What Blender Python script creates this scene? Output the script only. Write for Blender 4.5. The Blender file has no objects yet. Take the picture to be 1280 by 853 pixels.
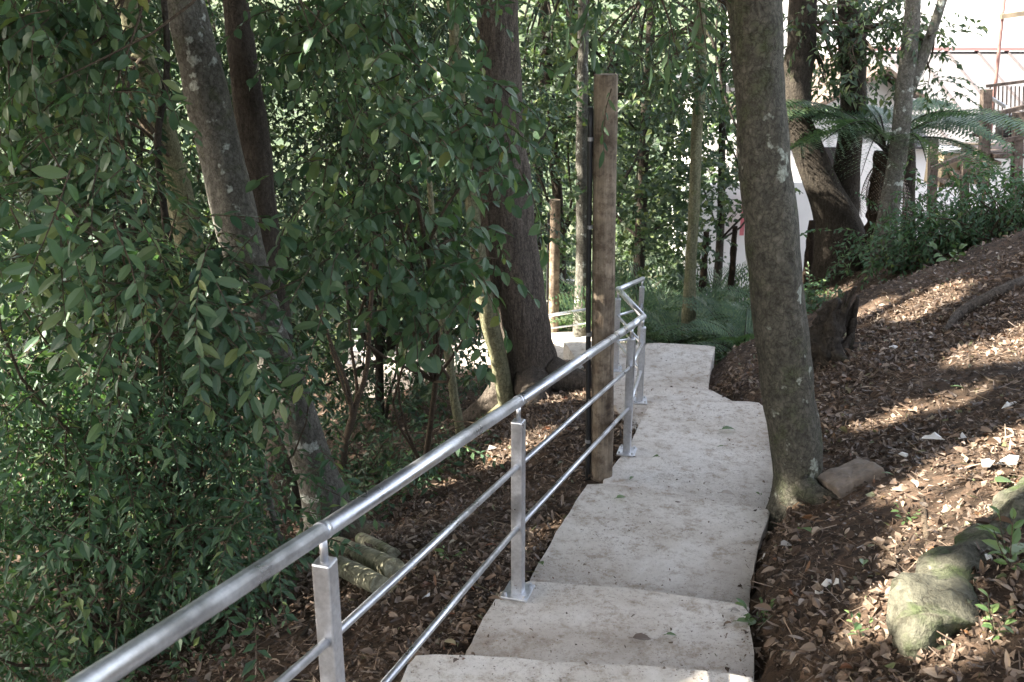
import bpy, bmesh, math, random
import numpy as np
from mathutils import Vector, Matrix, noise as mnoise
R = math.radians
rng = np.random.default_rng(7)
random.seed(7)
scene = bpy.context.scene
COL = scene.collection

# ------------------------------------------------------------------ camera, sky, sun, exposure
FPX, CX, CY, PITCH = 1250.0, 640.0, 426.5, R(19)
cp, sp = math.cos(PITCH), math.sin(PITCH)
cam = bpy.data.cameras.new('camera')
cam.sensor_width = 36.0
cam.lens = 36.0 * FPX / 1280.0
cam.clip_start, cam.clip_end = 0.05, 2000
cam_o = bpy.data.objects.new('camera', cam)
cam_o.location = (0, 0, 0)
cam_o.rotation_euler = (R(90) - PITCH, 0, 0)
COL.objects.link(cam_o)
scene.camera = cam_o
cam.dof.use_dof = True
cam.dof.focus_distance = 5.6
cam.dof.aperture_fstop = 7.0

SUN_EL, SUN_AZ = R(41), math.atan2(-0.99, -0.13)      # from the left, a little behind the viewer
SUN = Vector((math.sin(SUN_AZ) * math.cos(SUN_EL), math.cos(SUN_AZ) * math.cos(SUN_EL), math.sin(SUN_EL)))
world = bpy.data.worlds.new('World')
scene.world = world
world.use_nodes = True
nt = world.node_tree
bg = nt.nodes['Background']
sky = nt.nodes.new('ShaderNodeTexSky')
sky.sky_type = 'NISHITA'
sky.sun_disc = False
sky.sun_elevation = SUN_EL
sky.sun_rotation = SUN_AZ % (2 * math.pi)
sky.dust_density = 3.0
hsv = nt.nodes.new('ShaderNodeHueSaturation')
hsv.inputs['Saturation'].default_value = 0.55
nt.links.new(sky.outputs[0], hsv.inputs['Color'])
wb = nt.nodes.new('ShaderNodeMix'); wb.data_type = 'RGBA'; wb.blend_type = 'MULTIPLY'; wb.inputs[0].default_value = 1
wb.inputs[7].default_value = (1.0, .955, .905, 1)
nt.links.new(hsv.outputs[0], wb.inputs[6])
nt.links.new(wb.outputs[2], bg.inputs[0])
bg.inputs[1].default_value = 0.14
sun = bpy.data.lights.new('sun', 'SUN')
sun.energy = 5.0
sun.angle = R(0.55)
sun.color = (1.0, 0.93, 0.80)
sun_o = bpy.data.objects.new('sun', sun)
sun_o.rotation_euler = (-SUN).to_track_quat('-Z', 'Y').to_euler()
sun_o.location = (-20, -8, 20)
COL.objects.link(sun_o)
scene.view_settings.view_transform = 'Standard'
scene.view_settings.look = 'None'
scene.view_settings.gamma = 1
scene.view_settings.exposure = 3.0
cy = scene.cycles
cy.use_denoising = True
cy.max_bounces = 7
cy.diffuse_bounces = 4
cy.glossy_bounces = 2
cy.transmission_bounces = 3
cy.sample_clamp_indirect = 6
cy.caustics_reflective = False
cy.caustics_refractive = False

# ------------------------------------------------------------------ helpers
def at(px, py, Y):
    """the point of the photographed place seen at a photo pixel, at the distance Y ahead of the viewer"""
    u, v = (px - CX) / FPX, (py - CY) / FPX
    D = Y / (cp - v * sp)
    return Vector((u * D, Y, -D * (sp + v * cp)))

def depth(p):
    return p[1] * cp - p[2] * sp

class Geo:
    def __init__(s):
        s.v, s.f, s.n = [], [], 0
    def add(s, V, faces, mat=0):
        V = np.asarray(V, dtype=np.float32).reshape(-1, 3)
        for fa in faces:
            fa = np.asarray(fa, dtype=np.int64)
            if fa.size:
                s.f.append((fa + s.n, mat))
        s.v.append(V)
        s.n += len(V)
        return s
    def build(s, name, mats, parent=None, smooth=False, loc=None):
        V = np.concatenate(s.v)
        if loc is not None:
            V = V - np.asarray(loc, dtype=np.float32)
        me = bpy.data.meshes.new(name)
        me.vertices.add(len(V))
        me.vertices.foreach_set('co', V.ravel())
        loops = np.concatenate([fa.ravel() for fa, m in s.f])
        cnt = np.concatenate([np.full(len(fa), fa.shape[1]) for fa, m in s.f])
        mi = np.concatenate([np.full(len(fa), m) for fa, m in s.f])
        me.loops.add(len(loops))
        me.loops.foreach_set('vertex_index', loops.astype(np.int32))
        me.polygons.add(len(cnt))
        st = np.concatenate([[0], np.cumsum(cnt)[:-1]])
        me.polygons.foreach_set('loop_start', st.astype(np.int32))
        me.polygons.foreach_set('material_index', mi.astype(np.int32))
        me.polygons.foreach_set('use_smooth', np.full(len(cnt), smooth))
        for m in (mats if isinstance(mats, (list, tuple)) else [mats]):
            me.materials.append(m)
        me.update(calc_edges=True)
        o = bpy.data.objects.new(name, me)
        COL.objects.link(o)
        if parent is not None:
            o.parent = parent
            if loc is not None: o.location = loc
        elif loc is not None:
            o.location = loc
        return o

def tag(o, label=None, cat=None, group=None, kind=None):
    if label: o['label'] = label
    if cat: o['category'] = cat
    if group: o['group'] = group
    if kind: o['kind'] = kind
    return o

def empty(name, loc, label, cat, group=None):
    o = bpy.data.objects.new(name, None)
    o.empty_display_size = 0.1
    o.location = loc
    COL.objects.link(o)
    return tag(o, label, cat, group)

def under(o, root):
    """parents a part built in world coordinates to its thing"""
    o.parent = root
    o.matrix_parent_inverse = Matrix.Translation(-Vector(root.location))
    return o

def spline(pts, n):
    P = np.array([np.asarray(p, float) for p in pts])
    if len(P) == 2:
        return P[0] + (P[1] - P[0]) * np.linspace(0, 1, n)[:, None]
    d = np.linalg.norm(np.diff(P[:, :3], axis=0), axis=1) + 1e-6
    sl = np.diff(P, axis=0) / d[:, None]
    m = np.empty_like(P)
    m[0], m[-1] = sl[0], sl[-1]
    m[1:-1] = (sl[:-1] * d[1:, None] + sl[1:] * d[:-1, None]) / (d[1:] + d[:-1])[:, None]
    S = np.concatenate([[0], np.cumsum(d)])
    q = np.linspace(0, S[-1], n)
    i = np.clip(np.searchsorted(S, q, side='right') - 1, 0, len(d) - 1)
    h = d[i][:, None]; u = ((q - S[i]) / d[i])[:, None]
    return ((2 * u**3 - 3 * u**2 + 1) * P[i] + (u**3 - 2 * u**2 + u) * h * m[i] + (-2 * u**3 + 3 * u**2) * P[i + 1] + (u**3 - u**2) * h * m[i + 1])

def tube(geo, pts, radii, seg=8, n=None, rough=0.0, freq=3.0, mat=0, cap=True, flute=0.0, seed=0):
    n = n or max(2, len(pts) * 4)
    C = spline([list(p) + [r] for p, r in zip(pts, radii)], n)
    P, r = C[:, :3], np.maximum(C[:, 3], 1e-4)
    T = np.gradient(P, axis=0)
    T /= np.linalg.norm(T, axis=1)[:, None] + 1e-9
    ref = np.array([0.31, 0.95, 0.05]) if abs(T[:, 1]).mean() < .8 else np.array([1., 0.1, 0])
    A = np.cross(T, ref); A /= np.linalg.norm(A, axis=1)[:, None] + 1e-9
    B = np.cross(T, A)
    th = np.linspace(0, 2 * np.pi, seg, endpoint=False)
    rr = np.repeat(r[:, None], seg, 1)
    if flute:
        rr = rr * (1 + flute * np.sin(th * 3 + 1 + seed + np.linspace(0, 1.5, n)[:, None]) + .6 * flute * np.sin(th * 5 + seed * 2))
    V = P[:, None, :] + rr[:, :, None] * (np.cos(th)[None, :, None] * A[:, None, :] + np.sin(th)[None, :, None] * B[:, None, :])
    if rough:
        N = (V - P[:, None, :])
        d = np.array([[1 + rough * (mnoise.noise(Vector(q) * freq + Vector((seed, 0, 0))) + .5 * mnoise.noise(Vector(q) * freq * 3.1)) for q in row] for row in V])
        V = P[:, None, :] + N * d[:, :, None]
    V = V.reshape(-1, 3)
    i, j = np.meshgrid(np.arange(n - 1), np.arange(seg), indexing='ij')
    a = i * seg + j; b = i * seg + (j + 1) % seg
    F = np.stack([a, b, b + seg, a + seg], -1).reshape(-1, 4)
    fs = [F]
    if cap:
        V = np.vstack([V, P[0], P[-1]])
        k = n * seg; jj = np.arange(seg)
        fs.append(np.stack([(jj + 1) % seg, jj, np.full(seg, k)], -1))
        fs.append(np.stack([(n - 1) * seg + jj, (n - 1) * seg + (jj + 1) % seg, np.full(seg, k + 1)], -1))
    geo.add(V, fs, mat)
    return geo

def box(geo, c, s, rz=0.0, mat=0, M=None):
    V = np.array([[x, y, z] for z in (-.5, .5) for y in (-.5, .5) for x in (-.5, .5)]) * np.asarray(s)
    if M is not None:
        V = V @ np.array(M).T
    elif rz:
        c_, s_ = math.cos(rz), math.sin(rz)
        V = np.stack([V[:, 0] * c_ - V[:, 1] * s_, V[:, 0] * s_ + V[:, 1] * c_, V[:, 2]], -1)
    geo.add(V + np.asarray(c), [[[0, 2, 3, 1], [4, 5, 7, 6], [0, 1, 5, 4], [2, 6, 7, 3], [0, 4, 6, 2], [1, 3, 7, 5]]], mat)
    return geo

def beam(geo, a, b, w, h=None, mat=0):
    a, b = Vector(a), Vector(b)
    d = b - a
    q = d.to_track_quat('X', 'Z').to_matrix()
    return box(geo, (a + b) / 2, (d.length, w, h or w), M=q, mat=mat)

def bevel_obj(o, w, seg=2):
    m = o.modifiers.new('bevel', 'BEVEL'); m.width = w; m.segments = seg; m.limit_method = 'ANGLE'
    return o

# ------------------------------------------------------------------ materials
def mat(name):
    m = bpy.data.materials.new(name)
    m.use_nodes = True
    n = m.node_tree
    return m, n, n.nodes['Principled BSDF'], n.nodes, n.links

def ramp(nodes, stops, mode='LINEAR'):
    r = nodes.new('ShaderNodeValToRGB')
    r.color_ramp.interpolation = mode
    e = r.color_ramp.elements
    while len(e) < len(stops): e.new(0.5)
    for k, (p, c) in zip(e, stops):
        k.position = p; k.color = (*c, 1)
    return r

def coord(nodes, links, scale=(1, 1, 1)):
    g = nodes.new('ShaderNodeNewGeometry')
    mp = nodes.new('ShaderNodeMapping')
    mp.inputs['Scale'].default_value = scale
    links.new(g.outputs['Position'], mp.inputs[0])
    return mp

def noise(nodes, links, vec, scale, detail=5, rough=.6, dist=0):
    t = nodes.new('ShaderNodeTexNoise')
    t.inputs['Scale'].default_value = scale
    t.inputs['Detail'].default_value = detail
    t.inputs['Roughness'].default_value = rough
    t.inputs['Distortion'].default_value = dist
    links.new(vec.outputs[0], t.inputs['Vector'])
    return t

def mix(nodes, links, fac, a, b, blend='MIX'):
    m = nodes.new('ShaderNodeMix'); m.data_type = 'RGBA'; m.blend_type = blend
    for sock, val in ((0, fac), (6, a), (7, b)):
        if hasattr(val, 'is_linked'): links.new(val, m.inputs[sock])
        elif sock == 0: m.inputs[0].default_value = val
        else: m.inputs[sock].default_value = (*val, 1)
    return m.outputs[2]

def bump(nodes, links, b, h, strength=.5, dist=.02):
    n = nodes.new('ShaderNodeBump')
    n.inputs['Strength'].default_value = strength
    n.inputs['Distance'].default_value = dist
    links.new(h, n.inputs['Height'])
    links.new(n.outputs[0], b.inputs['Normal'])

def leaf_mat(name, stops, trans=.3, rough=.42, tint=(1.0, 1.2, .55), spec=.38):
    m, t, b, N, L = mat(name)
    g = N.new('ShaderNodeNewGeometry')
    r = ramp(N, stops)
    L.new(g.outputs['Random Per Island'], r.inputs[0])
    v = coord(N, L)
    nz = noise(N, L, v, 1.3, 2)
    rr = ramp(N, [(.3, (.75, .78, .8)), (.7, (1.15, 1.1, 1.0))])
    L.new(nz.outputs[0], rr.inputs[0])
    c = mix(N, L, 1.0, r.outputs[0], rr.outputs[0], 'MULTIPLY')
    L.new(c, b.inputs['Base Color'])
    b.inputs['Roughness'].default_value = rough
    b.inputs['Specular IOR Level'].default_value = spec
    tr = N.new('ShaderNodeBsdfTranslucent')
    c2 = mix(N, L, 1.0, c, tint, 'MULTIPLY')
    L.new(c2, tr.inputs[0])
    ms = N.new('ShaderNodeMixShader'); ms.inputs[0].default_value = trans
    L.new(b.outputs[0], ms.inputs[1]); L.new(tr.outputs[0], ms.inputs[2])
    L.new(ms.outputs[0], N['Material Output'].inputs[0])
    return m

M_BIG = leaf_mat('glossy_broad_leaf', [(0, (.055, .105, .06)), (.5, (.075, .135, .078)), (.86, (.105, .165, .085)), (.97, (.14, .20, .085)), (1, (.19, .20, .075))], .36, .46)
M_PIN = leaf_mat('pinnate_leaf', [(0, (.04, .085, .05)), (.55, (.08, .14, .082)), (.88, (.115, .17, .085)), (1, (.18, .21, .08))], .32, .44)
M_BUSH = leaf_mat('small_bush_leaf', [(0, (.046, .095, .054)), (.6, (.064, .125, .07)), (.93, (.09, .155, .075)), (1, (.17, .22, .08))], .34, .5)
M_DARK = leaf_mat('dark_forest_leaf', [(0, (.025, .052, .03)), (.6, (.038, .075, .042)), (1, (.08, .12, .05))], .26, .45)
M_BACK = leaf_mat('distant_tree_leaf', [(0, (.04, .066, .045)), (.5, (.062, .098, .062)), (.9, (.10, .14, .07)), (1, (.17, .19, .08))], .38, .45)
M_FERN = leaf_mat('fern_leaf', [(0, (.06, .115, .075)), (.6, (.09, .155, .095)), (1, (.15, .21, .11))], .3, .36)
M_CAN = leaf_mat('canopy_leaf', [(0, (.03, .06, .03)), (1, (.07, .11, .045))], .25, .5)
M_LIT = leaf_mat('dead_leaf', [(0, (.05, .036, .028)), (.3, (.105, .072, .053)), (.62, (.155, .113, .088)), (.85, (.235, .178, .14)), (.94, (.35, .285, .23)), (.96, (.17, .07, .04)), (.985, (.09, .11, .05)), (1, (.30, .26, .20))], .06, .5, (1.1, .9, .7), .35)
M_GREENLEAF = leaf_mat('fresh_fallen_leaf', [(0, (.07, .13, .05)), (1, (.13, .19, .07))], .2, .45)

def bark_mat(name, c0, c1, moss, moss_amt, lichen, lichen_amt, scale=(9, 9, 2.2), bs=.8, crack=3.2):
    m, t, b, N, L = mat(name)
    v = coord(N, L, scale); w = coord(N, L)
    n1 = noise(N, L, v, 2.2, 8, .72, .6)
    r1 = ramp(N, [(.28, c0), (.72, c1)]); L.new(n1.outputs[0], r1.inputs[0])
    n2 = noise(N, L, w, 4.5, 5, .65)
    r2 = ramp(N, [(max(0, .62 - moss_amt), (0, 0, 0)), (min(1, .80 - moss_amt), (1, 1, 1))]); L.new(n2.outputs[0], r2.inputs[0])
    c = mix(N, L, r2.outputs[0], r1.outputs[0], moss)
    n3 = noise(N, L, w, 7.5, 4, .55)
    r3 = ramp(N, [(.74 - lichen_amt, (0, 0, 0)), (.78 - lichen_amt, (1, 1, 1))]); L.new(n3.outputs[0], r3.inputs[0])
    c = mix(N, L, r3.outputs[0], c, lichen)
    dv = N.new('ShaderNodeVectorMath'); dv.operation = 'MULTIPLY_ADD'
    nd = noise(N, L, w, 14, 3, .6); dv.inputs[1].default_value = (.9, .9, .9); L.new(nd.outputs['Color'], dv.inputs[0]); L.new(v.outputs[0], dv.inputs[2])
    vc = N.new('ShaderNodeTexVoronoi'); vc.feature = 'DISTANCE_TO_EDGE'; vc.inputs['Scale'].default_value = crack; L.new(dv.outputs[0], vc.inputs['Vector'])
    rc = ramp(N, [(0, (.60, .58, .56)), (.09, (.97, .97, .97)), (.3, (1.1, 1.1, 1.1))]); L.new(vc.outputs['Distance'], rc.inputs[0])
    c = mix(N, L, 1.0, c, rc.outputs[0], 'MULTIPLY')
    n4 = noise(N, L, w, 38, 3, .7)
    r4 = ramp(N, [(.3, (.7, .7, .7)), (.7, (1.25, 1.25, 1.25))]); L.new(n4.outputs[0], r4.inputs[0])
    c = mix(N, L, 1.0, c, r4.outputs[0], 'MULTIPLY')
    L.new(c, b.inputs['Base Color'])
    b.inputs['Roughness'].default_value = .9
    b.inputs['Specular IOR Level'].default_value = .2
    ad = N.new('ShaderNodeMath'); ad.operation = 'MULTIPLY_ADD'; ad.inputs[1].default_value = .5
    L.new(n4.outputs[0], ad.inputs[0]); L.new(n1.outputs[0], ad.inputs[2])
    a2 = N.new('ShaderNodeMath'); a2.operation = 'MULTIPLY_ADD'; a2.inputs[1].default_value = .3; a2.use_clamp = False
    L.new(rc.outputs[0], a2.inputs[0]); L.new(ad.outputs[0], a2.inputs[2])
    bump(N, L, b, a2.outputs[0], bs, .03)
    return m

M_BARKR = bark_mat('mossy_grey_bark', (.03, .029, .024), (.135, .126, .10), (.065, .075, .038), .10, (.30, .32, .27), .11, (9, 9, 6), .7)
M_BARKB = bark_mat('furrowed_brown_bark', (.04, .034, .028), (.145, .12, .098), (.08, .08, .055), -.02, (.3, .28, .24), -.02, (13, 13, 1.6), 1.0)
M_BARKL = bark_mat('lichen_grey_bark', (.06, .058, .05), (.18, .17, .145), (.08, .09, .045), .06, (.40, .42, .38), .13, (9, 9, 5), .7)
M_BARKD = bark_mat('dark_bark', (.02, .017, .014), (.07, .058, .046), (.05, .055, .03), .02, (.2, .2, .17), -.03)
M_BARKY = bark_mat('pale_green_bark', (.10, .10, .06), (.22, .21, .13), (.13, .14, .06), .06, (.35, .35, .28), .03)
M_TWIG = bark_mat('twig_bark', (.04, .03, .022), (.11, .085, .06), (.08, .08, .05), 0, (.3, .28, .22), -.05, (20, 20, 20), .3)
M_FERNTRUNK = bark_mat('fern_trunk_fibre', (.012, .009, .007), (.055, .036, .024), (.04, .04, .02), -.05, (.1, .08, .05), -.1, (30, 30, 6), 1.0)
M_LOG = bark_mat('pale_mossy_log', (.16, .155, .11), (.34, .33, .24), (.17, .20, .09), .08, (.4, .39, .3), .0, (7, 7, 7), .4, 1.0)
M_MOSSY = bark_mat('moss_covered_wood', (.04, .04, .031), (.14, .134, .10), (.05, .068, .026), .14, (.26, .25, .2), .03, (4, 4, 4), .9, 1.4)

# poles: weathered round timber
def wood_mat(name, c0, c1, c2):
    m, t, b, N, L = mat(name)
    v = coord(N, L, (38, 38, 2.2)); w = coord(N, L)
    n1 = noise(N, L, v, 1.0, 8, .78, .8); r1 = ramp(N, [(.25, c0), (.55, c1), (.8, c2)]); L.new(n1.outputs[0], r1.inputs[0])
    n2 = noise(N, L, w, 5.0, 6, .7); r2 = ramp(N, [(.34, (.45, .41, .38)), (.50, (.85, .84, .83)), (.66, (1.25, 1.24, 1.22))]); L.new(n2.outputs[0], r2.inputs[0])
    c = mix(N, L, 1.0, r1.outputs[0], r2.outputs[0], 'MULTIPLY')
    vo = N.new('ShaderNodeTexVoronoi'); vo.inputs['Scale'].default_value = 4.5
    L.new(w.outputs[0], vo.inputs['Vector'])
    r3 = ramp(N, [(.05, (1, 1, 1)), (.13, (0, 0, 0))]); L.new(vo.outputs['Distance'], r3.inputs[0])
    c = mix(N, L, r3.outputs[0], c, (.07, .05, .035))
    vk = coord(N, L, (42, 42, 1.0))
    nk = noise(N, L, vk, 1.0, 3, .5, .3); rk = ramp(N, [(.30, (.30, .27, .25)), (.36, (1, 1, 1))]); L.new(nk.outputs[0], rk.inputs[0])
    c = mix(N, L, 1.0, c, rk.outputs[0], 'MULTIPLY')
    nb = noise(N, L, w, 11, 5, .7); rb_ = ramp(N, [(.40, (.55, .5, .46)), (.52, (1, 1, 1)), (.66, (1.18, 1.16, 1.12))]); L.new(nb.outputs[0], rb_.inputs[0])
    c = mix(N, L, 1.0, c, rb_.outputs[0], 'MULTIPLY')
    L.new(c, b.inputs['Base Color']); b.inputs['Roughness'].default_value = .85
    bump(N, L, b, n1.outputs[0], .8, .012)
    return m
M_POLE = wood_mat('weathered_pole_timber', (.10, .078, .058), (.25, .20, .148), (.40, .335, .26))
M_DECK = wood_mat('brown_deck_timber', (.06, .045, .036), (.12, .09, .072), (.19, .15, .12))

def plain(name, c, rough=.6, metal=0, var=.25, scale=6, bs=.15):
    m, t, b, N, L = mat(name)
    w = coord(N, L)
    n = noise(N, L, w, scale, 5, .65)
    r = ramp(N, [(.3, tuple(x * (1 - var) for x in c)), (.7, tuple(min(1, x * (1 + var)) for x in c))]); L.new(n.outputs[0], r.inputs[0])
    L.new(r.outputs[0], b.inputs['Base Color'])
    b.inputs['Roughness'].default_value = rough; b.inputs['Metallic'].default_value = metal
    bump(N, L, b, n.outputs[0], bs, .01)
    return m
M_BLACK = plain('black_plastic', (.012, .012, .013), .45, 0, .2)
M_CLIP = plain('metal_clip', (.3, .3, .3), .5, .6, .1)
M_WALL = plain('white_render', (.78, .76, .74), .85, 0, .05, 2)
M_SEAM = plain('weathered_seam', (.05, .042, .043), .8)
M_PINKW = plain('pale_pink_render', (.30, .17, .16), .85, 0, .08, 2)
M_TAN = plain('tan_panel', (.38, .30, .20), .8, 0, .15)
M_REDST = plain('rusty_red_steel', (.20, .10, .085), .6, .2, .2)
M_PINK = plain('pink_panel', (.55, .16, .18), .7, 0, .2, 5)
M_STONE = plain('weathered_block', (.15, .12, .095), .9, 0, .35, 14, .5)
M_PAPER = plain('white_scrap', (.55, .54, .52), .6, 0, .06)
M_RUBBLE = plain('grey_rubble', (.30, .28, .25), .9, 0, .35, 9, .7)
M_DARKVOID = plain('dark_eave', (.03, .026, .024), .9, 0, .3)
M_CLOTH = plain('pale_debris', (.3, .26, .22), .8, 0, .3)

def steel_mat():
    m, t, b, N, L = mat('galvanised_steel')
    w = coord(N, L)
    n = noise(N, L, w, 55, 4, .7); r = ramp(N, [(.3, (.50, .51, .54)), (.7, (.70, .71, .74))]); L.new(n.outputs[0], r.inputs[0])
    n2 = noise(N, L, w, 6, 4, .6); r2 = ramp(N, [(.35, (.26, .26, .26)), (.7, (.55, .55, .55))]); L.new(n2.outputs[0], r2.inputs[0])
    L.new(r.outputs[0], b.inputs['Base Color']); L.new(r2.outputs[0], b.inputs['Roughness'])
    b.inputs['Metallic'].default_value = .92
    bump(N, L, b, n.outputs[0], .06, .003)
    return m
M_STEEL = steel_mat()

def concrete_mat():
    m, t, b, N, L = mat('rough_concrete')
    w = coord(N, L)
    n1 = noise(N, L, w, 1.5, 7, .72, .4)
    r1 = ramp(N, [(.28, (.38, .325, .275)), (.42, (.54, .49, .435)), (.60, (.66, .62, .575))]); L.new(n1.outputs[0], r1.inputs[0])
    n2 = noise(N, L, w, 11, 8, .8)
    r2 = ramp(N, [(.36, (.60, .54, .48)), (.50, (1.0, 1.0, 1.0)), (.7, (1.08, 1.08, 1.08))]); L.new(n2.outputs[0], r2.inputs[0])
    c = mix(N, L, 1.0, r1.outputs[0], r2.outputs[0], 'MULTIPLY')
    n3 = noise(N, L, w, 48, 5, .7)
    r3 = ramp(N, [(.56, (0, 0, 0)), (.66, (1, 1, 1))]); L.new(n3.outputs[0], r3.inputs[0])
    n4 = noise(N, L, w, 2.6, 5, .7); r4 = ramp(N, [(.40, (.12, .12, .12)), (.62, (.95, .95, .95))]); L.new(n4.outputs[0], r4.inputs[0])
    f = mix(N, L, 1.0, r3.outputs[0], r4.outputs[0], 'MULTIPLY')
    c = mix(N, L, f, c, (.17, .13, .10))
    sp_ = N.new('ShaderNodeSeparateXYZ'); L.new(w.outputs[0], sp_.inputs[0])
    tt_ = N.new('ShaderNodeMath'); tt_.operation = 'MULTIPLY_ADD'; tt_.inputs[1].default_value = .22; L.new(sp_.outputs[0], tt_.inputs[0]); L.new(sp_.outputs[1], tt_.inputs[2])
    t2_ = N.new('ShaderNodeMath'); t2_.operation = 'MULTIPLY_ADD'; t2_.inputs[1].default_value = .28; L.new(n1.outputs[0], t2_.inputs[0]); L.new(tt_.outputs[0], t2_.inputs[2])
    mr_ = N.new('ShaderNodeMapRange'); mr_.inputs[1].default_value = 2; mr_.inputs[2].default_value = 10; L.new(t2_.outputs[0], mr_.inputs[0])
    st = [(0, (0, 0, 0))]
    for e in (3.34, 4.11, 5.44, 7.5, 8.22):
        e += .02; st += [((e - .02 - 2) / 8, (0, 0, 0)), ((e + .02 - 2) / 8, (.75, .75, .75)), ((e + .28 - 2) / 8, (.55, .55, .55)), ((e + .55 - 2) / 8, (0, 0, 0))]
    rd = ramp(N, st); L.new(mr_.outputs[0], rd.inputs[0])
    fd = mix(N, L, 1.0, rd.outputs[0], r4.outputs[0], 'MULTIPLY')
    c = mix(N, L, fd, c, (.30, .245, .20))
    n7 = noise(N, L, w, 120, 2, .5); r7 = ramp(N, [(.66, (0, 0, 0)), (.72, (1, 1, 1))]); L.new(n7.outputs[0], r7.inputs[0])
    c = mix(N, L, r7.outputs[0], c, (.13, .11, .09))
    L.new(c, b.inputs['Base Color']); b.inputs['Roughness'].default_value = .92
    b.inputs['Specular IOR Level'].default_value = .25
    ad = N.new('ShaderNodeMath'); ad.operation = 'MULTIPLY_ADD'; ad.inputs[1].default_value = .5
    L.new(n3.outputs[0], ad.inputs[0]); L.new(n2.outputs[0], ad.inputs[2])
    bump(N, L, b, ad.outputs[0], .8, .018)
    return m
M_CONC = concrete_mat()

def soil_mat():
    m, t, b, N, L = mat('forest_soil')
    w = coord(N, L)
    n1 = noise(N, L, w, 1.6, 7, .7); r1 = ramp(N, [(.3, (.032, .025, .02)), (.7, (.09, .068, .053))]); L.new(n1.outputs[0], r1.inputs[0])
    vo = N.new('ShaderNodeTexVoronoi'); vo.inputs['Scale'].default_value = 26; L.new(w.outputs[0], vo.inputs['Vector'])
    r2 = ramp(N, [(0, (.45, .42, .4)), (.5, (1.3, 1.2, 1.1)), (1, (1.9, 1.6, 1.4))]); L.new(vo.outputs['Color'], r2.inputs[0])
    c = mix(N, L, 1.0, r1.outputs[0], r2.outputs[0], 'MULTIPLY')
    # far ground: dry pale grass instead of forest floor
    sx = N.new('ShaderNodeSeparateXYZ'); L.new(w.outputs[0], sx.inputs[0])
    mr = N.new('ShaderNodeMapRange'); mr.inputs[1].default_value = 34; mr.inputs[2].default_value = 46; L.new(sx.outputs[1], mr.inputs[0])
    n5 = noise(N, L, w, .12, 6, .7); r5 = ramp(N, [(.35, (.035, .055, .03)), (.6, (.085, .10, .06))]); L.new(n5.outputs[0], r5.inputs[0])
    c = mix(N, L, mr.outputs[0], c, r5.outputs[0])
    L.new(c, b.inputs['Base Color']); b.inputs['Roughness'].default_value = .95; b.inputs['Specular IOR Level'].default_value = .15
    n6 = noise(N, L, w, 22, 6, .75)
    bump(N, L, b, n6.outputs[0], .9, .05)
    return m
M_SOIL = soil_mat()

def roof_mat():
    m, t, b, N, L = mat('pale_sheet_roof')
    w = coord(N, L)
    n1 = noise(N, L, w, 1.2, 5, .6); r1 = ramp(N, [(.3, (.088, .084, .085)), (.7, (.11, .105, .106))]); L.new(n1.outputs[0], r1.inputs[0])
    L.new(r1.outputs[0], b.inputs['Base Color']); b.inputs['Roughness'].default_value = .6
    return m
M_ROOF = roof_mat()

# ------------------------------------------------------------------ the lie of the land
XR = ([-6, 0, 2.2, 3, 3.75, 4.5, 5, 5.5, 6.2, 6.9, 7.5, 8.3, 9.4, 10.5, 12, 15, 30], [.5, .7, .85, .95, 1.05, 1.27, 1.45, 1.6, 1.82, 1.92, 1.85, 1.8, 2.05, 2.25, 2.4, 2.6, 3])
XL = ([-6, 0, 2.2, 3.1, 3.4, 3.85, 5.3, 6.1, 7, 8, 9.1, 10, 11, 12, 13, 14, 15, 30], [-1.6, -1.1, -.6, -.36, -.18, -.03, .45, .8, .85, .85, 1.0, 1.25, 1.0, .8, .5, 0, -1, -2])
ZB = ([-20, -6, 0, 2.2, 3, 3.85, 5.3, 7, 7.8, 9.4, 10.5, 12, 13, 14.2, 16, 20, 26, 34, 50, 80, 150, 420], [1.5, -.7, -1.75, -2.2, -2.38, -2.55, -2.78, -3.0, -3.2, -3.45, -4.0, -4.35, -4.7, -5.15, -5.6, -6.9, -8.6, -10.5, -12, -11, -2, 34])
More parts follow.
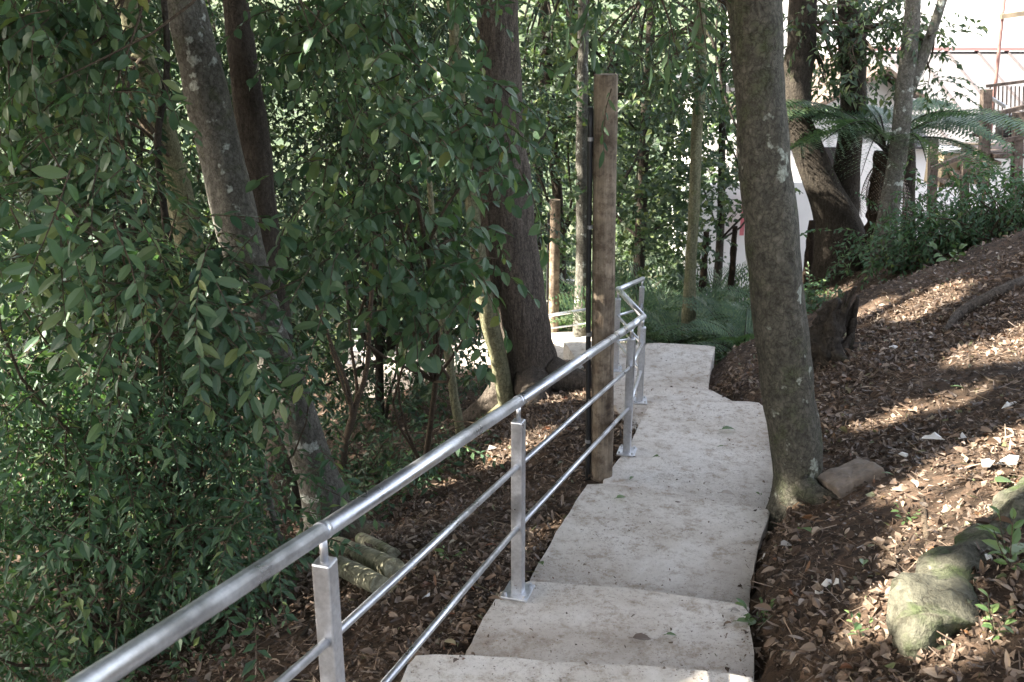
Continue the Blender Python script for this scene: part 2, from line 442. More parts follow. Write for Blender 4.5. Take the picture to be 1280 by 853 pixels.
TREADS = [  # (top z, plan outline)
    (-1.55, [(-1.5, -1.2), (.65, -1.2), (.7, -.25), (-1.25, -.2)]),
    (-1.75, [(-1.3, -.35), (.66, -.4), (.74, .62), (-1.0, .66)]),
    (-1.95, [(-1.05, .5), (.72, .5), (.79, 1.42), (-.8, 1.5)]),
    (-2.12, [(-.85, 1.3), (.76, 1.3), (.82, 2.22), (-.6, 2.32)]),
    (-2.30, [(-.62, 2.1), (.80, 2.1), (.86, 3.0), (.45, 3.06), (0, 3.10), (-.355, 3.12)]),
    (-2.50, [(-.3, 2.95), (.88, 2.9), (.97, 3.4), (1.03, 3.74), (.55, 3.86), (.08, 3.93), (-.06, 3.86), (-.178, 3.43)]),
    (-2.70, [(-.02, 3.75), (1.0, 3.6), (1.14, 4.15), (1.26, 4.52), (1.44, 4.96), (1.0, 5.12), (.55, 5.29), (.44, 5.27), (.24, 4.72), (.09, 4.25)]),
    (-2.90, [(.50, 5.15), (1.45, 4.8), (1.57, 5.38), (1.67, 5.72), (1.80, 6.19), (1.91, 6.72), (1.88, 7.02), (1.4, 7.03), (1.05, 7.0), (.955, 6.72), (.80, 6.22), (.585, 5.74)]),
    (-3.10, [(.90, 6.90), (1.86, 6.9), (1.79, 7.52), (1.63, 7.80), (1.2, 7.84), (.83, 7.82), (.80, 7.52)]),
    (-3.30, [(.84, 7.70), (1.66, 7.65), (1.75, 8.3), (1.86, 8.8), (2.03, 9.42), (1.7, 9.5), (1.40, 9.52), (1.05, 9.2), (.90, 8.8)]),
    (-3.60, [(1.2, 9.3), (1.98, 9.3), (1.96, 9.78), (2.15, 10.3), (1.36, 10.35)]),
    (-3.95, [(1.36, 10.2), (2.1, 10.2), (2.25, 11.0), (1.35, 11.05)]),
    (-4.20, [(1.1, 10.95), (2.22, 10.9), (2.3, 12.0), (1.0, 12.1)]),
    (-4.40, [(.85, 11.95), (2.1, 11.9), (1.95, 12.7), (.7, 12.75)]),
    (-4.62, [(.65, 12.6), (1.9, 12.6), (1.8, 13.3), (.5, 13.3)]),
    (-4.82, [(.45, 13.2), (1.75, 13.2), (1.7, 14.0), (.3, 14.0)]),
    (-5.00, [(.05, 13.85), (1.68, 13.9), (1.6, 15.0), (.05, 15.0)]),
    (-5.20, [(-1.3, 14.0), (.2, 13.9), (.2, 15.1), (-1.2, 15.2)]),
    (-5.40, [(-2.7, 14.3), (-1.15, 14.1), (-1.1, 15.3), (-2.6, 15.5)]),
]
def inside(x, y, poly, grow=0.0):
    P = np.array(poly); c = P.mean(0)
    if grow:
        d = P - c; P = c + d * (1 + grow / (np.linalg.norm(d, axis=1)[:, None]))
    ins = np.zeros(x.shape, bool)
    j = len(P) - 1
    for i in range(len(P)):
        xi, yi, xj, yj = *P[i], *P[j]
        cond = ((yi > y) != (yj > y)) & (x < (xj - xi) * (y - yi) / (yj - yi + 1e-12) + xi)
        ins ^= cond
        j = i
    return ins

def wob(x, y):
    return (.05 * np.sin(1.7 * x + .6 * y) * np.sin(1.3 * y - .5 * x + 1) + .03 * np.sin(4.1 * x - 2.2 * y) * np.sin(3.3 * y + 1.1 * x)
            + .012 * np.sin(9.7 * x + 4 * y) * np.sin(8.3 * y - 5 * x))

def ground(x, y):
    x = np.asarray(x, float); y = np.asarray(y, float)
    z = np.interp(y, *ZB)
    xr, xl = np.interp(y, *XR), np.interp(y, *XL)
    a = np.maximum(x - xr, 0)
    crest = np.interp(y, [0, 6, 10, 14, 18, 24], [5.0, 5.0, 4.6, 3.4, 2.6, 1.5])
    up = np.interp(y, [0, 7, 10, 13, 15, 18, 24], [.40, .42, .475, .53, .53, .40, .1])
    rise = up * np.minimum(a, crest) - .42 * np.maximum(a - crest, 0)
    rise = np.maximum(rise, -3.2)
    b = np.maximum(xl - x, 0)
    fall = -.16 * np.minimum(b, .4) - .36 * np.clip(b - .4, 0, 7) - .12 * np.clip(b - 7.4, 0, 20)
    far = np.clip((np.hypot(x, y) - 30) / 40, 0, 1)
    z = z - .05 + .10 * np.clip(a / .12, 0, 1) * (y < 9.6) + (rise + fall) * (1 - far)
    amp = np.clip((np.maximum(a, b)) / .5, 0, 1)
    return z + wob(x, y) * (.25 + .75 * amp) * 1.1

def ground_carved(x, y):
    z = ground(x, y)
    for zt, poly in TREADS:
        m = inside(x, y, poly, .06)
        z = np.where(m, np.minimum(z, zt - .03), z)
        m = inside(x, y, poly, -.02)
        z = np.where(m, np.minimum(z, zt - .14), z)
    return z

def hit(px, py, y0=1.8):
    """where the view line of a photo pixel meets the ground"""
    Ys = np.arange(y0, 45, .02)
    u, v = (px - CX) / FPX, (py - CY) / FPX
    D = Ys / (cp - v * sp)
    below = -D * (sp + v * cp) <= ground_carved(u * D, Ys)
    return at(px, py, float(Ys[np.argmax(below)]) if below.any() else 30)

def axis(lo, hi, f0, f1, step, far):
    xs = list(np.arange(f0, f1, step))
    s, v = step, f1
    while v < hi: xs.append(v); s *= 1.22; v += s
    s, v = step, f0 - step
    pre = []
    while v > lo: pre.append(v); s *= 1.22; v -= s
    return np.array([lo] + pre[::-1] + xs + [hi])
gx = axis(-420, 420, -4, 8, .085, 420)
gy = axis(-40, 420, 1.5, 15.5, .085, 420)
X, Y = np.meshgrid(gx, gy)
Z = ground_carved(X, Y)
ni, nj = X.shape
ii, jj = np.meshgrid(np.arange(ni - 1), np.arange(nj - 1), indexing='ij')
a = ii * nj + jj
g = Geo(); g.add(np.stack([X, Y, Z], -1), [np.stack([a, a + 1, a + nj + 1, a + nj], -1).reshape(-1, 4)])
o = g.build('ground', M_SOIL, smooth=True)
tag(o, 'brown forest floor sloping across the hillside', 'ground', kind='structure')

# concrete steps, one slab per tread
def rough_outline(poly, step=.07, amp=.007):
    out = []
    for k in range(len(poly)):
        p, q = np.array(poly[k]), np.array(poly[(k + 1) % len(poly)])
        n = max(1, int(np.linalg.norm(q - p) / step))
        for t in range(n):
            w = p + (q - p) * t / n
            out.append(w + np.array([mnoise.noise(Vector((w[0] * 6, w[1] * 6, 1))), mnoise.noise(Vector((w[0] * 6, w[1] * 6, 9)))]) * amp * 1.6 + rng.normal(0, amp * .25, 2))
    return out
bm = bmesh.new()
for zt, poly in TREADS:
    pts = rough_outline(poly)
    tv = [bm.verts.new((p[0], p[1], zt + .006 * mnoise.noise(Vector((p[0] * 3, p[1] * 3, 4))))) for p in pts]
    bv = [bm.verts.new((p[0] * 1.0, p[1], zt - .42)) for p in pts]
    top = bm.faces.new(tv)
    bm.faces.new(bv[::-1])
    for k in range(len(pts)):
        bm.faces.new((bv[k], bv[(k + 1) % len(pts)], tv[(k + 1) % len(pts)], tv[k]))
    bmesh.ops.bevel(bm, geom=list(top.edges), offset=.015, segments=3, affect='EDGES', profile=.5)
bmesh.ops.recalc_face_normals(bm, faces=bm.faces[:])
me = bpy.data.meshes.new('path'); bm.to_mesh(me); bm.free()
me.materials.append(M_CONC)
o = bpy.data.objects.new('path', me); COL.objects.link(o)
tag(o, 'pale concrete stepped footpath winding down the slope', 'path', kind='structure')

# ------------------------------------------------------------------ holes cut in the leaves where the sun comes through
GAPS = []
for px, py, r in [(1262, 437, .27), (1236, 442, .2), (1278, 425, .27), (1205, 500, .13), (1222, 490, .1), (1165, 372, .20), (1150, 385, .15), (1085, 392, .17), (1110, 385, .1), (1020, 372, .16),
                  (1050, 365, .1), (1140, 565, .08), (1190, 590, .16), (1215, 630, .26), (1245, 600, .22), (1180, 655, .17), (1150, 690, .10), (1280, 560, .25), 
                  (1135, 615, .1), (1140, 745, .15), (1097, 778, .08), (1205, 800, .10), (545, 622, .07), (560, 610, .06),
                  (940, 335, .18), (925, 372, .1), (1235, 520, .09), (1270, 500, .12), (1090, 780, .05)]:
    GAPS.append((hit(px, py), r))
GAPS += [(at(756, 375, 5.7), .06), (at(751, 395, 5.7), .07), (at(759, 388, 5.7), .05), (at(885, 851, 2.93), .035), (at(976, 615, 4.85), .07),
         (at(626, 440, 8.6), .16), (at(632, 490, 8.6), .14), (at(1015, 190, 14.4), .3), (at(1062, 205, 14.6), .22), (at(170, 45, 7.8), .28), (at(160, 30, 7.8), .2),
         (at(858, 445, 8.9), .02), (at(868, 441, 9.1), .02), (at(845, 449, 8.8), .02), (at(865, 200, 12.2), .15), (at(865, 240, 12.2), .12), (at(573, 535, 7.8), .1),
         (at(710, 438, 14.2), .8), (at(690, 440, 14.6), .8), (at(735, 430, 14.8), .7), (at(675, 140, 5.5), .15), (at(150, 245, 4.3), .18), (at(350, 385, 4.7), .12),
         (at(440, 150, 6.5), .2), (at(20, 90, 4.5), .2), (at(30, 440, 4.4), .2), (at(15, 520, 4.4), .2), (at(330, 320, 6.6), .2), (at(65, 490, 4.4), .1)]
GP = np.array([list(p) for p, r in GAPS]); GR = np.array([r if r <= .07 else r * (1.0 if p.y < 6.2 and p.x > 1 else 1.2) for p, r in GAPS]); SV = np.array(SUN)
PR = []
for k in [0, 1, 2, 3, 4, 5, 6, 7, 8, 11, 12, 13, 14, 15, 16, 17]: PR.append((at(757 - k * .6, 93 + k * 30, 5.75), .13))
for (px, py, Yd) in [(943, 0, 5.2), (947, 50, 5.2), (950, 100, 5.2), (953, 150, 5.15), (957, 200, 5.1), (961, 250, 5.1), (966, 300, 5.1), (971, 350, 5.1), (976, 400, 5.05), (982, 450, 5.05), (987, 500, 5.0), (993, 550, 4.95), (985, 650, 4.9)]: PR.append((at(px, py, Yd), .21))
for zt, x, y in [(-2.3, .5, 2.6), (-2.3, .0, 2.7), (-2.5, .2, 3.4), (-2.5, .7, 3.4), (-2.5, .45, 3.6), (-2.7, .4, 4.2), (-2.7, .9, 4.2), (-2.7, .7, 4.7), (-2.7, 1.2, 4.7), (-2.7, .7, 5.1), (-2.9, .9, 5.6), (-2.9, 1.4, 5.4), (-2.9, 1.2, 5.9), (-2.9, 1.6, 5.9),
               (-2.9, 1.1, 6.4), (-2.9, 1.6, 6.5), (-3.1, 1.2, 7.0), (-3.1, 1.7, 7.0), (-3.1, 1.2, 7.5), (-3.3, 1.3, 8.0), (-3.3, 1.3, 8.5), (-3.3, 1.7, 8.6), (-3.3, 1.5, 9.2), (-3.3, 1.9, 9.2)]: PR.append((Vector((x, y, zt)), .30))
PP = np.array([list(p) for p, r in PR]); PRr = np.array([r for p, r in PR])
def shades_kept(P):
    w = P[:, None, :] - PP[None]
    al = w @ SV
    return ((al > .7) & (np.linalg.norm(w - al[..., None] * SV, axis=2) < PRr)).any(1)
HARD = [(at(756, 375, 5.7), .13), (at(751, 395, 5.7), .12), (at(760, 386, 5.7), .11), (at(757, 292, 5.7), .09), (at(976, 613, 4.85), .12)]
def hard_open(P):
    ok = np.ones(len(P), bool)
    for p, r in HARD:
        w = P - np.array(p); al = w @ SV
        ok &= ~((al > .3) & (np.linalg.norm(w - al[:, None] * SV, axis=1) < r))
    return ok
def keep_gaps(P, pad=.12):
    w = P[:, None, :] - GP[None]
    al = w @ SV
    pe = np.linalg.norm(w - al[..., None] * SV, axis=2)
    return ~((al > .7) & (pe < GR + pad)).any(1)

# ------------------------------------------------------------------ leaves and twigs
def leaf_big(w=.24, fold=.25, curl=.25):
    t = np.array([0, .22, .52, .8, 1.0]); hw = np.array([0, .75, 1.0, .66, 0]) * w
    mid = np.stack([t, 0 * t, -curl * t * t], -1)
    Lf = np.stack([t[1:4], hw[1:4], -curl * t[1:4] ** 2 + fold * hw[1:4]], -1)
    Rt = Lf * np.array([1, -1, 1])
    V = np.vstack([mid, Lf, Rt])
    tri = [[0, 1, 5], [3, 4, 7], [0, 8, 1], [3, 10, 4]]
    quad = [[1, 2, 6, 5], [2, 3, 7, 6], [1, 8, 9, 2], [2, 9, 10, 3]]
    return V, [np.array(tri), np.array(quad)]
def leaf_small(w=.22, fold=.3, curl=.12):
    V = np.array([[0, 0, 0], [.45, -w, fold * w], [1, 0, -curl], [.45, w, fold * w], [.5, 0, -curl * .3]])
    return V, [np.array([[0, 1, 4], [1, 2, 4], [4, 2, 3], [0, 4, 3]])]
def leaf_flat(w=.26):
    V = np.array([[0, 0, 0], [.5, -w, .03], [1, 0, -.1], [.5, w, .03]])
    return V, [np.array([[0, 1, 2, 3]])]

def rotm(yaw, pitch, roll):
    cy_, sy_, cp_, sp_, cr, sr = np.cos(yaw), np.sin(yaw), np.cos(pitch), np.sin(pitch), np.cos(roll), np.sin(roll)
    m = np.empty(np.shape(yaw) + (3, 3))
    m[..., 0, 0] = cy_ * cp_; m[..., 0, 1] = cy_ * sp_ * sr - sy_ * cr; m[..., 0, 2] = cy_ * sp_ * cr + sy_ * sr
    m[..., 1, 0] = sy_ * cp_; m[..., 1, 1] = sy_ * sp_ * sr + cy_ * cr; m[..., 1, 2] = sy_ * sp_ * cr - cy_ * sr
    m[..., 2, 0] = -sp_; m[..., 2, 1] = cp_ * sr; m[..., 2, 2] = cp_ * cr
    return m

def twig(leaf, n, length, lsize, droop=.3, ang=60, hang=.35, stem=.004, terminal=True, jit=.3):
    """one twig along +X: a thin stem and its leaves; returns (leaf verts, faces), (stem verts, faces)"""
    LV, LF = leaf
    vs, fs, c = [], [[] for _ in LF], 0
    for k in range(n):
        t = (k + .6) / n
        side = 1 if k % 2 else -1
        p = np.array([t * length, 0, -droop * length * t * t])
        yaw = side * R(ang) * (1 - .35 * t) + rng.normal(0, jit)
        if terminal and k == n - 1: yaw = rng.normal(0, .2)
        m = rotm(yaw, hang + rng.normal(0, jit), rng.normal(0, jit * 1.3))
        s = lsize * rng.uniform(.55, 1.25)
        vs.append((LV * s) @ m.T + p)
        for q, f in zip(fs, LF): q.append(f + c)
        c += len(LV)
    ts = np.linspace(0, 1, 4)
    cen = np.stack([ts * length, 0 * ts, -droop * length * ts ** 2], -1)
    ring = np.array([[0, 1, 0], [0, -.5, .87], [0, -.5, -.87]])
    SVs = np.concatenate([cen[i] + ring * stem * (1 - .6 * ts[i]) for i in range(4)])
    SF = [[i * 3 + j, i * 3 + (j + 1) % 3, i * 3 + 3 + (j + 1) % 3, i * 3 + 3 + j] for i in range(3) for j in range(3)]
    return (np.concatenate(vs), [np.concatenate(q) for q in fs]), (SVs, [np.array(SF)])

def scatter(geo, templates, P, yaw, pitch, roll, scale, lm=0, sm=1, stems=True):
    N = len(P)
    if not N: return
    which = rng.integers(0, len(templates), N)
    M = rotm(yaw, pitch, roll) * scale[:, None, None]
    for k, (lf, st) in enumerate(templates):
        idx = np.nonzero(which == k)[0]
        if not len(idx): continue
        for (V, F), mt in ((lf, lm), (st, sm)):
            if mt == sm and not stems: continue
            W = np.einsum('nij,vj->nvi', M[idx], V) + P[idx][:, None, :]
            off = (np.arange(len(idx)) * len(V))[:, None, None]
            geo.add(W, [(f[None] + off).reshape(-1, f.shape[1]) for f in F], mt)

BIG = [twig(leaf_big(.25 + .02 * k), 7 + k % 3, .36, .098, .35, 58, .45) for k in range(5)]
PIN = [twig(leaf_big(.20, .2, .18), 12 + 2 * (k % 2), .44, .10, .3, 68, .25, jit=.16) for k in range(4)]
BUSH = [twig(leaf_small(.21), 12, .34, .072, .3, 60, .4, .003) for k in range(5)]
FAR = [twig(leaf_small(.25), 12, .45, .10, .3, 60, .35, .004) for k in range(4)]
FARQ = [twig(leaf_flat(.34), 16, .5, .115, .15, 60, .1, .006, jit=.5) for k in range(4)]
CAN = [twig(leaf_flat(.32), 10, .5, .21, .2, 65, .2, .01, jit=.4) for k in range(4)]
V_, F_ = leaf_flat(.32)
CAN1 = [((V_ - np.array([.5, 0, 0]), F_), (V_[:0], []))]

def in_poly(poly, n):
    P = np.array(poly, float); lo, hi = P.min(0), P.max(0)
    out = np.empty((0, 2))
    while len(out) < n:
        q = lo + rng.random((n * 2, 2)) * (hi - lo)
        out = np.vstack([out, q[inside(q[:, 0], q[:, 1], poly)]])
    return out[:n]

def region(poly, d0, d1, n, clump=6, sig=.22):
    """clumped points in the volume seen inside a photo outline between two distances"""
    k = max(3, n // clump)
    q = in_poly(poly, k)
    Yd = rng.uniform(d0, d1, k)
    u, v = (q[:, 0] - CX) / FPX, (q[:, 1] - CY) / FPX
    D = Yd / (cp - v * sp)
    C = np.stack([u * D, Yd, -D * (sp + v * cp)], -1)
    C = C[rng.integers(0, k, n)] + rng.normal(0, sig, (n, 3)) * np.array([1, 1, .7])
    g_ = ground(C[:, 0], C[:, 1])
    return C[(C[:, 2] > g_ + .08) & (C[:, 1] > 2.0)]

def leaves(geo, tm, P, scale=(.8, 1.2), pitch=(.3, .35), yaw=None, stems=True, gaps=True):
    if gaps: P = P[keep_gaps(P)]
    n = len(P)
    scatter(geo, tm, P, rng.uniform(0, 2 * np.pi, n) if yaw is None else rng.normal(yaw[0], yaw[1], n), rng.normal(pitch[0], pitch[1], n), rng.normal(0, .3, n), rng.uniform(*scale, n), stems=stems)

def limb(geo, a, b, r0, r1, sag=.1, mt=1, seg=6):
    a, b = np.array(a, float), np.array(b, float)
    L = np.linalg.norm(b - a)
    m1 = a + (b - a) * .35 + rng.normal(0, .07, 3) * L + np.array([0, 0, sag * L])
    m2 = a + (b - a) * .7 + rng.normal(0, .06, 3) * L + np.array([0, 0, sag * .7 * L])
    tube(geo, [a, m1, m2, b], [r0, r0 * .75 + r1 * .25, r0 * .35 + r1 * .65, r1], seg, 10, mat=mt, cap=False)

def pix_trunk(geo, rows, seg=14, n=None, rough=.08, freq=4, flute=.03, seed=0, up=None, mt=0, root=0.35):
    """rows from top to bottom: (px, py, Y, width in px)"""
    pts, rad = [], []
    for px, py, Yd, w in rows:
        p = at(px, py, Yd); pts.append(p); rad.append(w / 2 / FPX * depth(p))
    if up:
        d = (pts[0] - pts[1]).normalized()
        top = pts[0] + d * up * .5 + Vector((0, 0, up * .5))
        pts.insert(0, top); rad.insert(0, rad[0] * .62)
    if root:
        b = pts[-1].copy(); b.z = min(b.z - root, float(ground(np.array([b.x]), np.array([b.y]))[0]) - .25)
        pts.append(b); rad.append(rad[-1] * 1.1)
    tube(geo, pts, rad, seg, n or len(pts) * 9, rough, freq, mt, True, flute, seed)
    return pts, rad

def roots(geo, base, r, n, length, mt=0, yaw0=0, spread=2 * math.pi):
    for k in range(n):
        a_ = yaw0 + spread * (k + rng.uniform(-.2, .2)) / n
        pts = []
        for t in (0, .35, .7, 1):
            x, y = base[0] + math.cos(a_) * (r * .5 + length * t), base[1] + math.sin(a_) * (r * .5 + length * t)
            zg = float(ground_carved(np.array([x]), np.array([y]))[0])
            pts.append((x, y, zg + (.28 * (1 - t) ** 2 if t < .9 else -.05) * r * 4 * .5))
        tube(geo, pts, [r * .5, r * .36, r * .22, r * .08], 7, 12, .12, 6, mt)

def crown_part(root, geo, m, name='crown'):
    o_ = geo.build(name, m)
    return under(o_, root)

# canopy overhead (all of it higher than the picture's upper edge), shaped to block the sun, split among the trees that carry it
NC = 15000
CP = np.stack([rng.uniform(-17, 1.5, NC), rng.uniform(-9, 21, NC), rng.uniform(2.2, 8.5, NC)], -1)
cl = np.stack([rng.uniform(-17, 1.5, 900), rng.uniform(-9, 21, 900), rng.uniform(2.2, 8.5, 900)], -1)
CP = np.vstack([CP, cl[rng.integers(0, 900, 5500)] + rng.normal(0, .45, (5500, 3))])
CP = CP[(CP[:, 1] < 10) | (rng.random(len(CP)) < .5)]
# extra unseen leaves added along sun rays to shade the steps and bank
tx_, ty_ = rng.uniform(-1.2, 7.5, 9000), rng.uniform(1.2, 14.5, 9000)
tz_ = ground(tx_, ty_) + rng.uniform(0, 1, 9000) ** 3 * 2
hz_ = rng.uniform(2.2, 8.0, 9000)
CP = np.vstack([CP, np.stack([tx_, ty_, tz_], -1) + np.outer((hz_ - tz_) / SUN.z, SV)])
q_ = np.repeat(np.arange(len(PP)), 70)  # more leaves added to keep the sun off pole, trunk and treads
h_ = rng.uniform(2.4, 8, len(q_))
w_ = rng.normal(0, .5, (len(q_), 3)) * PRr[q_][:, None]
CP = np.vstack([CP, PP[q_] + w_ + np.outer((h_ - PP[q_, 2]) / SUN.z, SV)])
CP = np.repeat(CP, 8, 0) + rng.normal(0, .22, (len(CP) * 8, 3))
CP = CP[CP[:, 2] > 1.6]
CP = np.vstack([c_[(keep_gaps(c_, .09) | shades_kept(c_)) & hard_open(c_)] for c_ in np.array_split(CP, 12)])  # canopy opened along sun rays to lay out the sun patches
CARRIERS = {}

# ------------------------------------------------------------------ trees with trunks one can tell apart
def tree(name, rows, bark, label, cat='tree', up=7, group=None, seg=18, n=None, rough=.08, flute=.04, seed=0, nroots=0, rootlen=.5, leafmat=M_CAN, carrier=True, extra=None, freq=4):
    base = at(rows[-1][0], rows[-1][1], rows[-1][2])
    root = empty(name, base, label, cat, group)
    g_ = Geo()
    pts, rad = pix_trunk(g_, rows, seg, n, rough, freq, flute, seed, up)
    if nroots: roots(g_, base, rad[-2] * 1.15, nroots, rootlen, yaw0=seed)
    if extra: extra(g_)
    under(g_.build('trunk', [bark, M_TWIG], smooth=True), root)
    if carrier: CARRIERS[root] = (np.array(pts[0]), rad[0])
    return root, pts, rad

t_right, pr, rr_ = tree('slanting_tree', [(942, -20, 5.25, 68), (950, 100, 5.2, 61), (957, 200, 5.15, 63), (966, 300, 5.1, 66), (976, 400, 5.08, 64), (987, 500, 5.05, 65), (997, 560, 5.0, 63), (999, 600, 4.98, 60), (990, 640, 4.95, 58), (982, 668, 4.93, 66)],
                     M_BARKR, 'mossy grey trunk leaning over the right edge of the concrete path', up=6, nroots=4, rootlen=.28, seed=2, rough=.10, n=110, seg=26, freq=5)
t_big, pb, rb = tree('thick_tree', [(620, -20, 8.7, 50), (622, 100, 8.7, 57), (627, 200, 8.75, 63), (640, 330, 8.75, 68), (652, 400, 8.75, 68), (661, 460, 8.75, 72), (664, 492, 8.75, 88)],
                 M_BARKB, 'thickest brown furrowed trunk standing behind the wooden pole', up=7, nroots=5, rootlen=.6, seed=1, rough=.12, flute=.05, n=90, seg=26)
t_s, _, _ = tree('slender_tree', [(596, 300, 8.5, 18), (610, 392, 8.5, 22), (622, 440, 8.5, 22), (632, 490, 8.5, 22), (640, 522, 8.5, 26)], M_BARKY,
              'slender sunlit trunk hugging the left side of the thickest brown trunk', up=5, seed=3, nroots=2, rootlen=.3, carrier=False)
t_l1, p1, r1 = tree('leaning_tree', [(226, -20, 6.4, 46), (246, 60, 6.4, 50), (275, 180, 6.4, 54), (300, 290, 6.35, 52), (330, 400, 6.3, 48), (365, 500, 6.25, 50), (396, 590, 6.22, 52), (412, 640, 6.2, 62)], M_BARKL,
               'grey lichen-spotted trunk slanting down to the right behind the leaves', up=6, seed=4, nroots=3, n=80, seg=22)
t_l2, p2, _ = tree('dark_tree', [(292, -20, 7.6, 30), (305, 80, 7.6, 36), (318, 180, 7.6, 40), (328, 280, 7.6, 40), (340, 380, 7.6, 42), (352, 520, 7.6, 46), (360, 600, 7.6, 56)], M_BARKD,
               'dark straight trunk just behind the grey lichen-spotted one', up=6, seed=5)
t_l3, p3, _ = tree('curved_tree', [(150, -20, 8.0, 24), (172, 50, 8.0, 28), (190, 120, 8.0, 30), (214, 200, 8.0, 32), (235, 300, 8.0, 34), (262, 480, 8.0, 36), (280, 640, 8.0, 44)], M_BARKY,
               'pale yellowish trunk catching sun high in the left corner', up=6, seed=6)
t_y, py_, _ = tree('sapling_tree', [(873, -20, 12.6, 13), (876, 80, 12.6, 14), (870, 180, 12.6, 14), (867, 270, 12.6, 14), (863, 330, 12.6, 14), (861, 385, 12.6, 18)], M_BARKY,
              'thin pale green trunk rising from ferns beyond the path end', up=4, seed=7)
t_m, _, _ = tree('narrow_tree', [(728, 100, 14.8, 14), (727, 200, 14.8, 15), (728, 300, 14.8, 16), (727, 370, 14.8, 17), (725, 440, 14.8, 22)], M_BARKL,
             'narrow grey trunk beside the lower steps, behind the black conduit', up=6, seed=8, carrier=False)
def fork_b(g_):
    pix_trunk(g_, [(1060, -20, 14.7, 24), (1066, 60, 14.7, 34), (1067, 130, 14.7, 30), (1060, 200, 14.6, 32), (1052, 270, 14.5, 44)], 14, 44, .1, 4, .04, 3, 4, 0)
    pix_trunk(g_, [(985, 60, 14.6, 8), (1000, 120, 14.5, 14), (1010, 150, 14.4, 20)], 8, 12, .1, 4, 0, 2, None, 0, 0)
    pix_trunk(g_, [(1120, 0, 14.9, 6), (1090, 20, 14.8, 9), (1072, 60, 14.7, 14)], 7, 12, .1, 4, 0, 2, None, 0, 0)
t_r2, p_r2, _ = tree('forked_tree', [(1004, -20, 14.5, 34), (1003, 50, 14.5, 36), (996, 110, 14.45, 38), (998, 150, 14.4, 36), (1012, 190, 14.4, 38), (1032, 240, 14.4, 44), (1048, 280, 14.4, 58), (1052, 310, 14.4, 74)], M_BARKD,
                'dark twin-stemmed tree on the ridge with two thick trunks joined low', up=5, seed=9, extra=fork_b)
def fork_c(g_):
    pix_trunk(g_, [(1184, -20, 13.2, 11), (1165, 40, 13.2, 13), (1150, 80, 13.2, 15), (1136, 112, 13.2, 17)], 9, 20, .08, 4, 0, 2, 3, 0, 0)
t_r3, p_r3, _ = tree('fork_topped_tree', [(1143, -20, 13.3, 18), (1139, 40, 13.25, 20), (1131, 112, 13.2, 22), (1124, 180, 13.2, 22), (1113, 250, 13.1, 24), (1104, 310, 13.0, 30)], M_BARKL,
                'slim pale trunk on the ridge whose stem forks into a dark branch', up=4, seed=10, extra=fork_c)
tree('leaning_sapling', [(1137, 190, 15.5, 14), (1136, 250, 15.5, 15), (1134, 300, 15.5, 18)], M_BARKD, 'short dark stem right of the slim forked trunk on the ridge', up=.2, seed=11, carrier=False)
tree('thin_stem', [(203, -20, 5.6, 7), (209, 60, 5.6, 8), (207, 110, 5.6, 8), (198, 160, 5.6, 9), (205, 260, 5.7, 9), (225, 420, 5.8, 10), (250, 650, 5.9, 12)], M_BARKD, 'thin wavy stem hanging left of the grey lichen-spotted trunk', up=3, seed=12, carrier=False, seg=8)
def multi(g_):
    pix_trunk(g_, [(470, 300, 7.3, 4), (462, 400, 7.3, 6), (457, 470, 7.3, 7), (440, 520, 7.2, 8), (432, 550, 7.2, 9)], 6, 20, .1, 4, 0, 1, None, 0, .2)
    pix_trunk(g_, [(395, 380, 7.2, 4), (418, 440, 7.2, 5), (436, 490, 7.2, 6), (440, 520, 7.2, 7)], 6, 16, .1, 4, 0, 2, None, 0, 0)
    pix_trunk(g_, [(412, 430, 7.1, 3), (428, 480, 7.15, 4), (437, 505, 7.2, 5)], 6, 12, .1, 4, 0, 2, None, 0, 0)
tree('multi_stemmed_sapling', [(440, 440, 7.3, 4), (446, 490, 7.3, 5), (440, 530, 7.25, 7), (430, 555, 7.2, 9)], M_TWIG, 'thin several-stemmed sapling in the dark hollow right of the slanting grey trunk', 'sapling', up=.6, seed=13, extra=multi, carrier=False, seg=7)
tree('short_stem', [(556, 420, 7.8, 10), (563, 460, 7.8, 11), (568, 500, 7.8, 12), (576, 545, 7.8, 13)], M_BARKY, 'slim pale stem with a sunlit foot left of the thickest trunk', up=1.5, seed=14, carrier=False, seg=9)
tree('bare_stem', [(325, 560, 5.2, 6), (340, 640, 5.2, 8), (362, 715, 5.2, 9), (388, 792, 5.15, 11)], M_BARKL, 'bare thin stem slanting beside the nearest handrail', up=.8, seed=15, carrier=False, seg=9)
tree('bush_stem', [(172, 600, 4.9, 12), (180, 660, 4.9, 15), (184, 740, 4.9, 16), (188, 820, 4.9, 18)], M_BARKD, 'dark upright stem inside the small-leaved bush at lower left', up=.6, seed=16, carrier=False, seg=9)

# crowns for the carriers: each canopy point goes to the nearest trunk top
tops = list(CARRIERS)
TP = np.array([CARRIERS[t][0] for t in tops])
near = np.argmin(np.linalg.norm((CP[:, None, :2] - TP[None, :, :2]) * 1.0, axis=2), axis=1)
for k, t in enumerate(tops):
    P = CP[near == k]
    g_ = Geo()
    if len(P):
        leaves(g_, CAN1, P, (.15, .25), (.1, .45), stems=False, gaps=False)
        for q in P[rng.choice(len(P), min(26, len(P)), replace=False)]:
            limb(g_, TP[k], q, CARRIERS[t][1] * .4, .01, .05)
    else:
        Q = TP[k] + rng.normal(0, 1.0, (160, 3)) * np.array([1.2, 1.2, .8])
        Q = Q[keep_gaps(Q, .22)]
        Q = Q[Q[:, 2] > .5]
        leaves(g_, CAN, Q, (.6, 1), (.1, .35), stems=False, gaps=False)
        for q in Q[:14]: limb(g_, TP[k], q, CARRIERS[t][1] * .5, .01, .05)
    crown_part(t, g_, [M_CAN, M_TWIG])

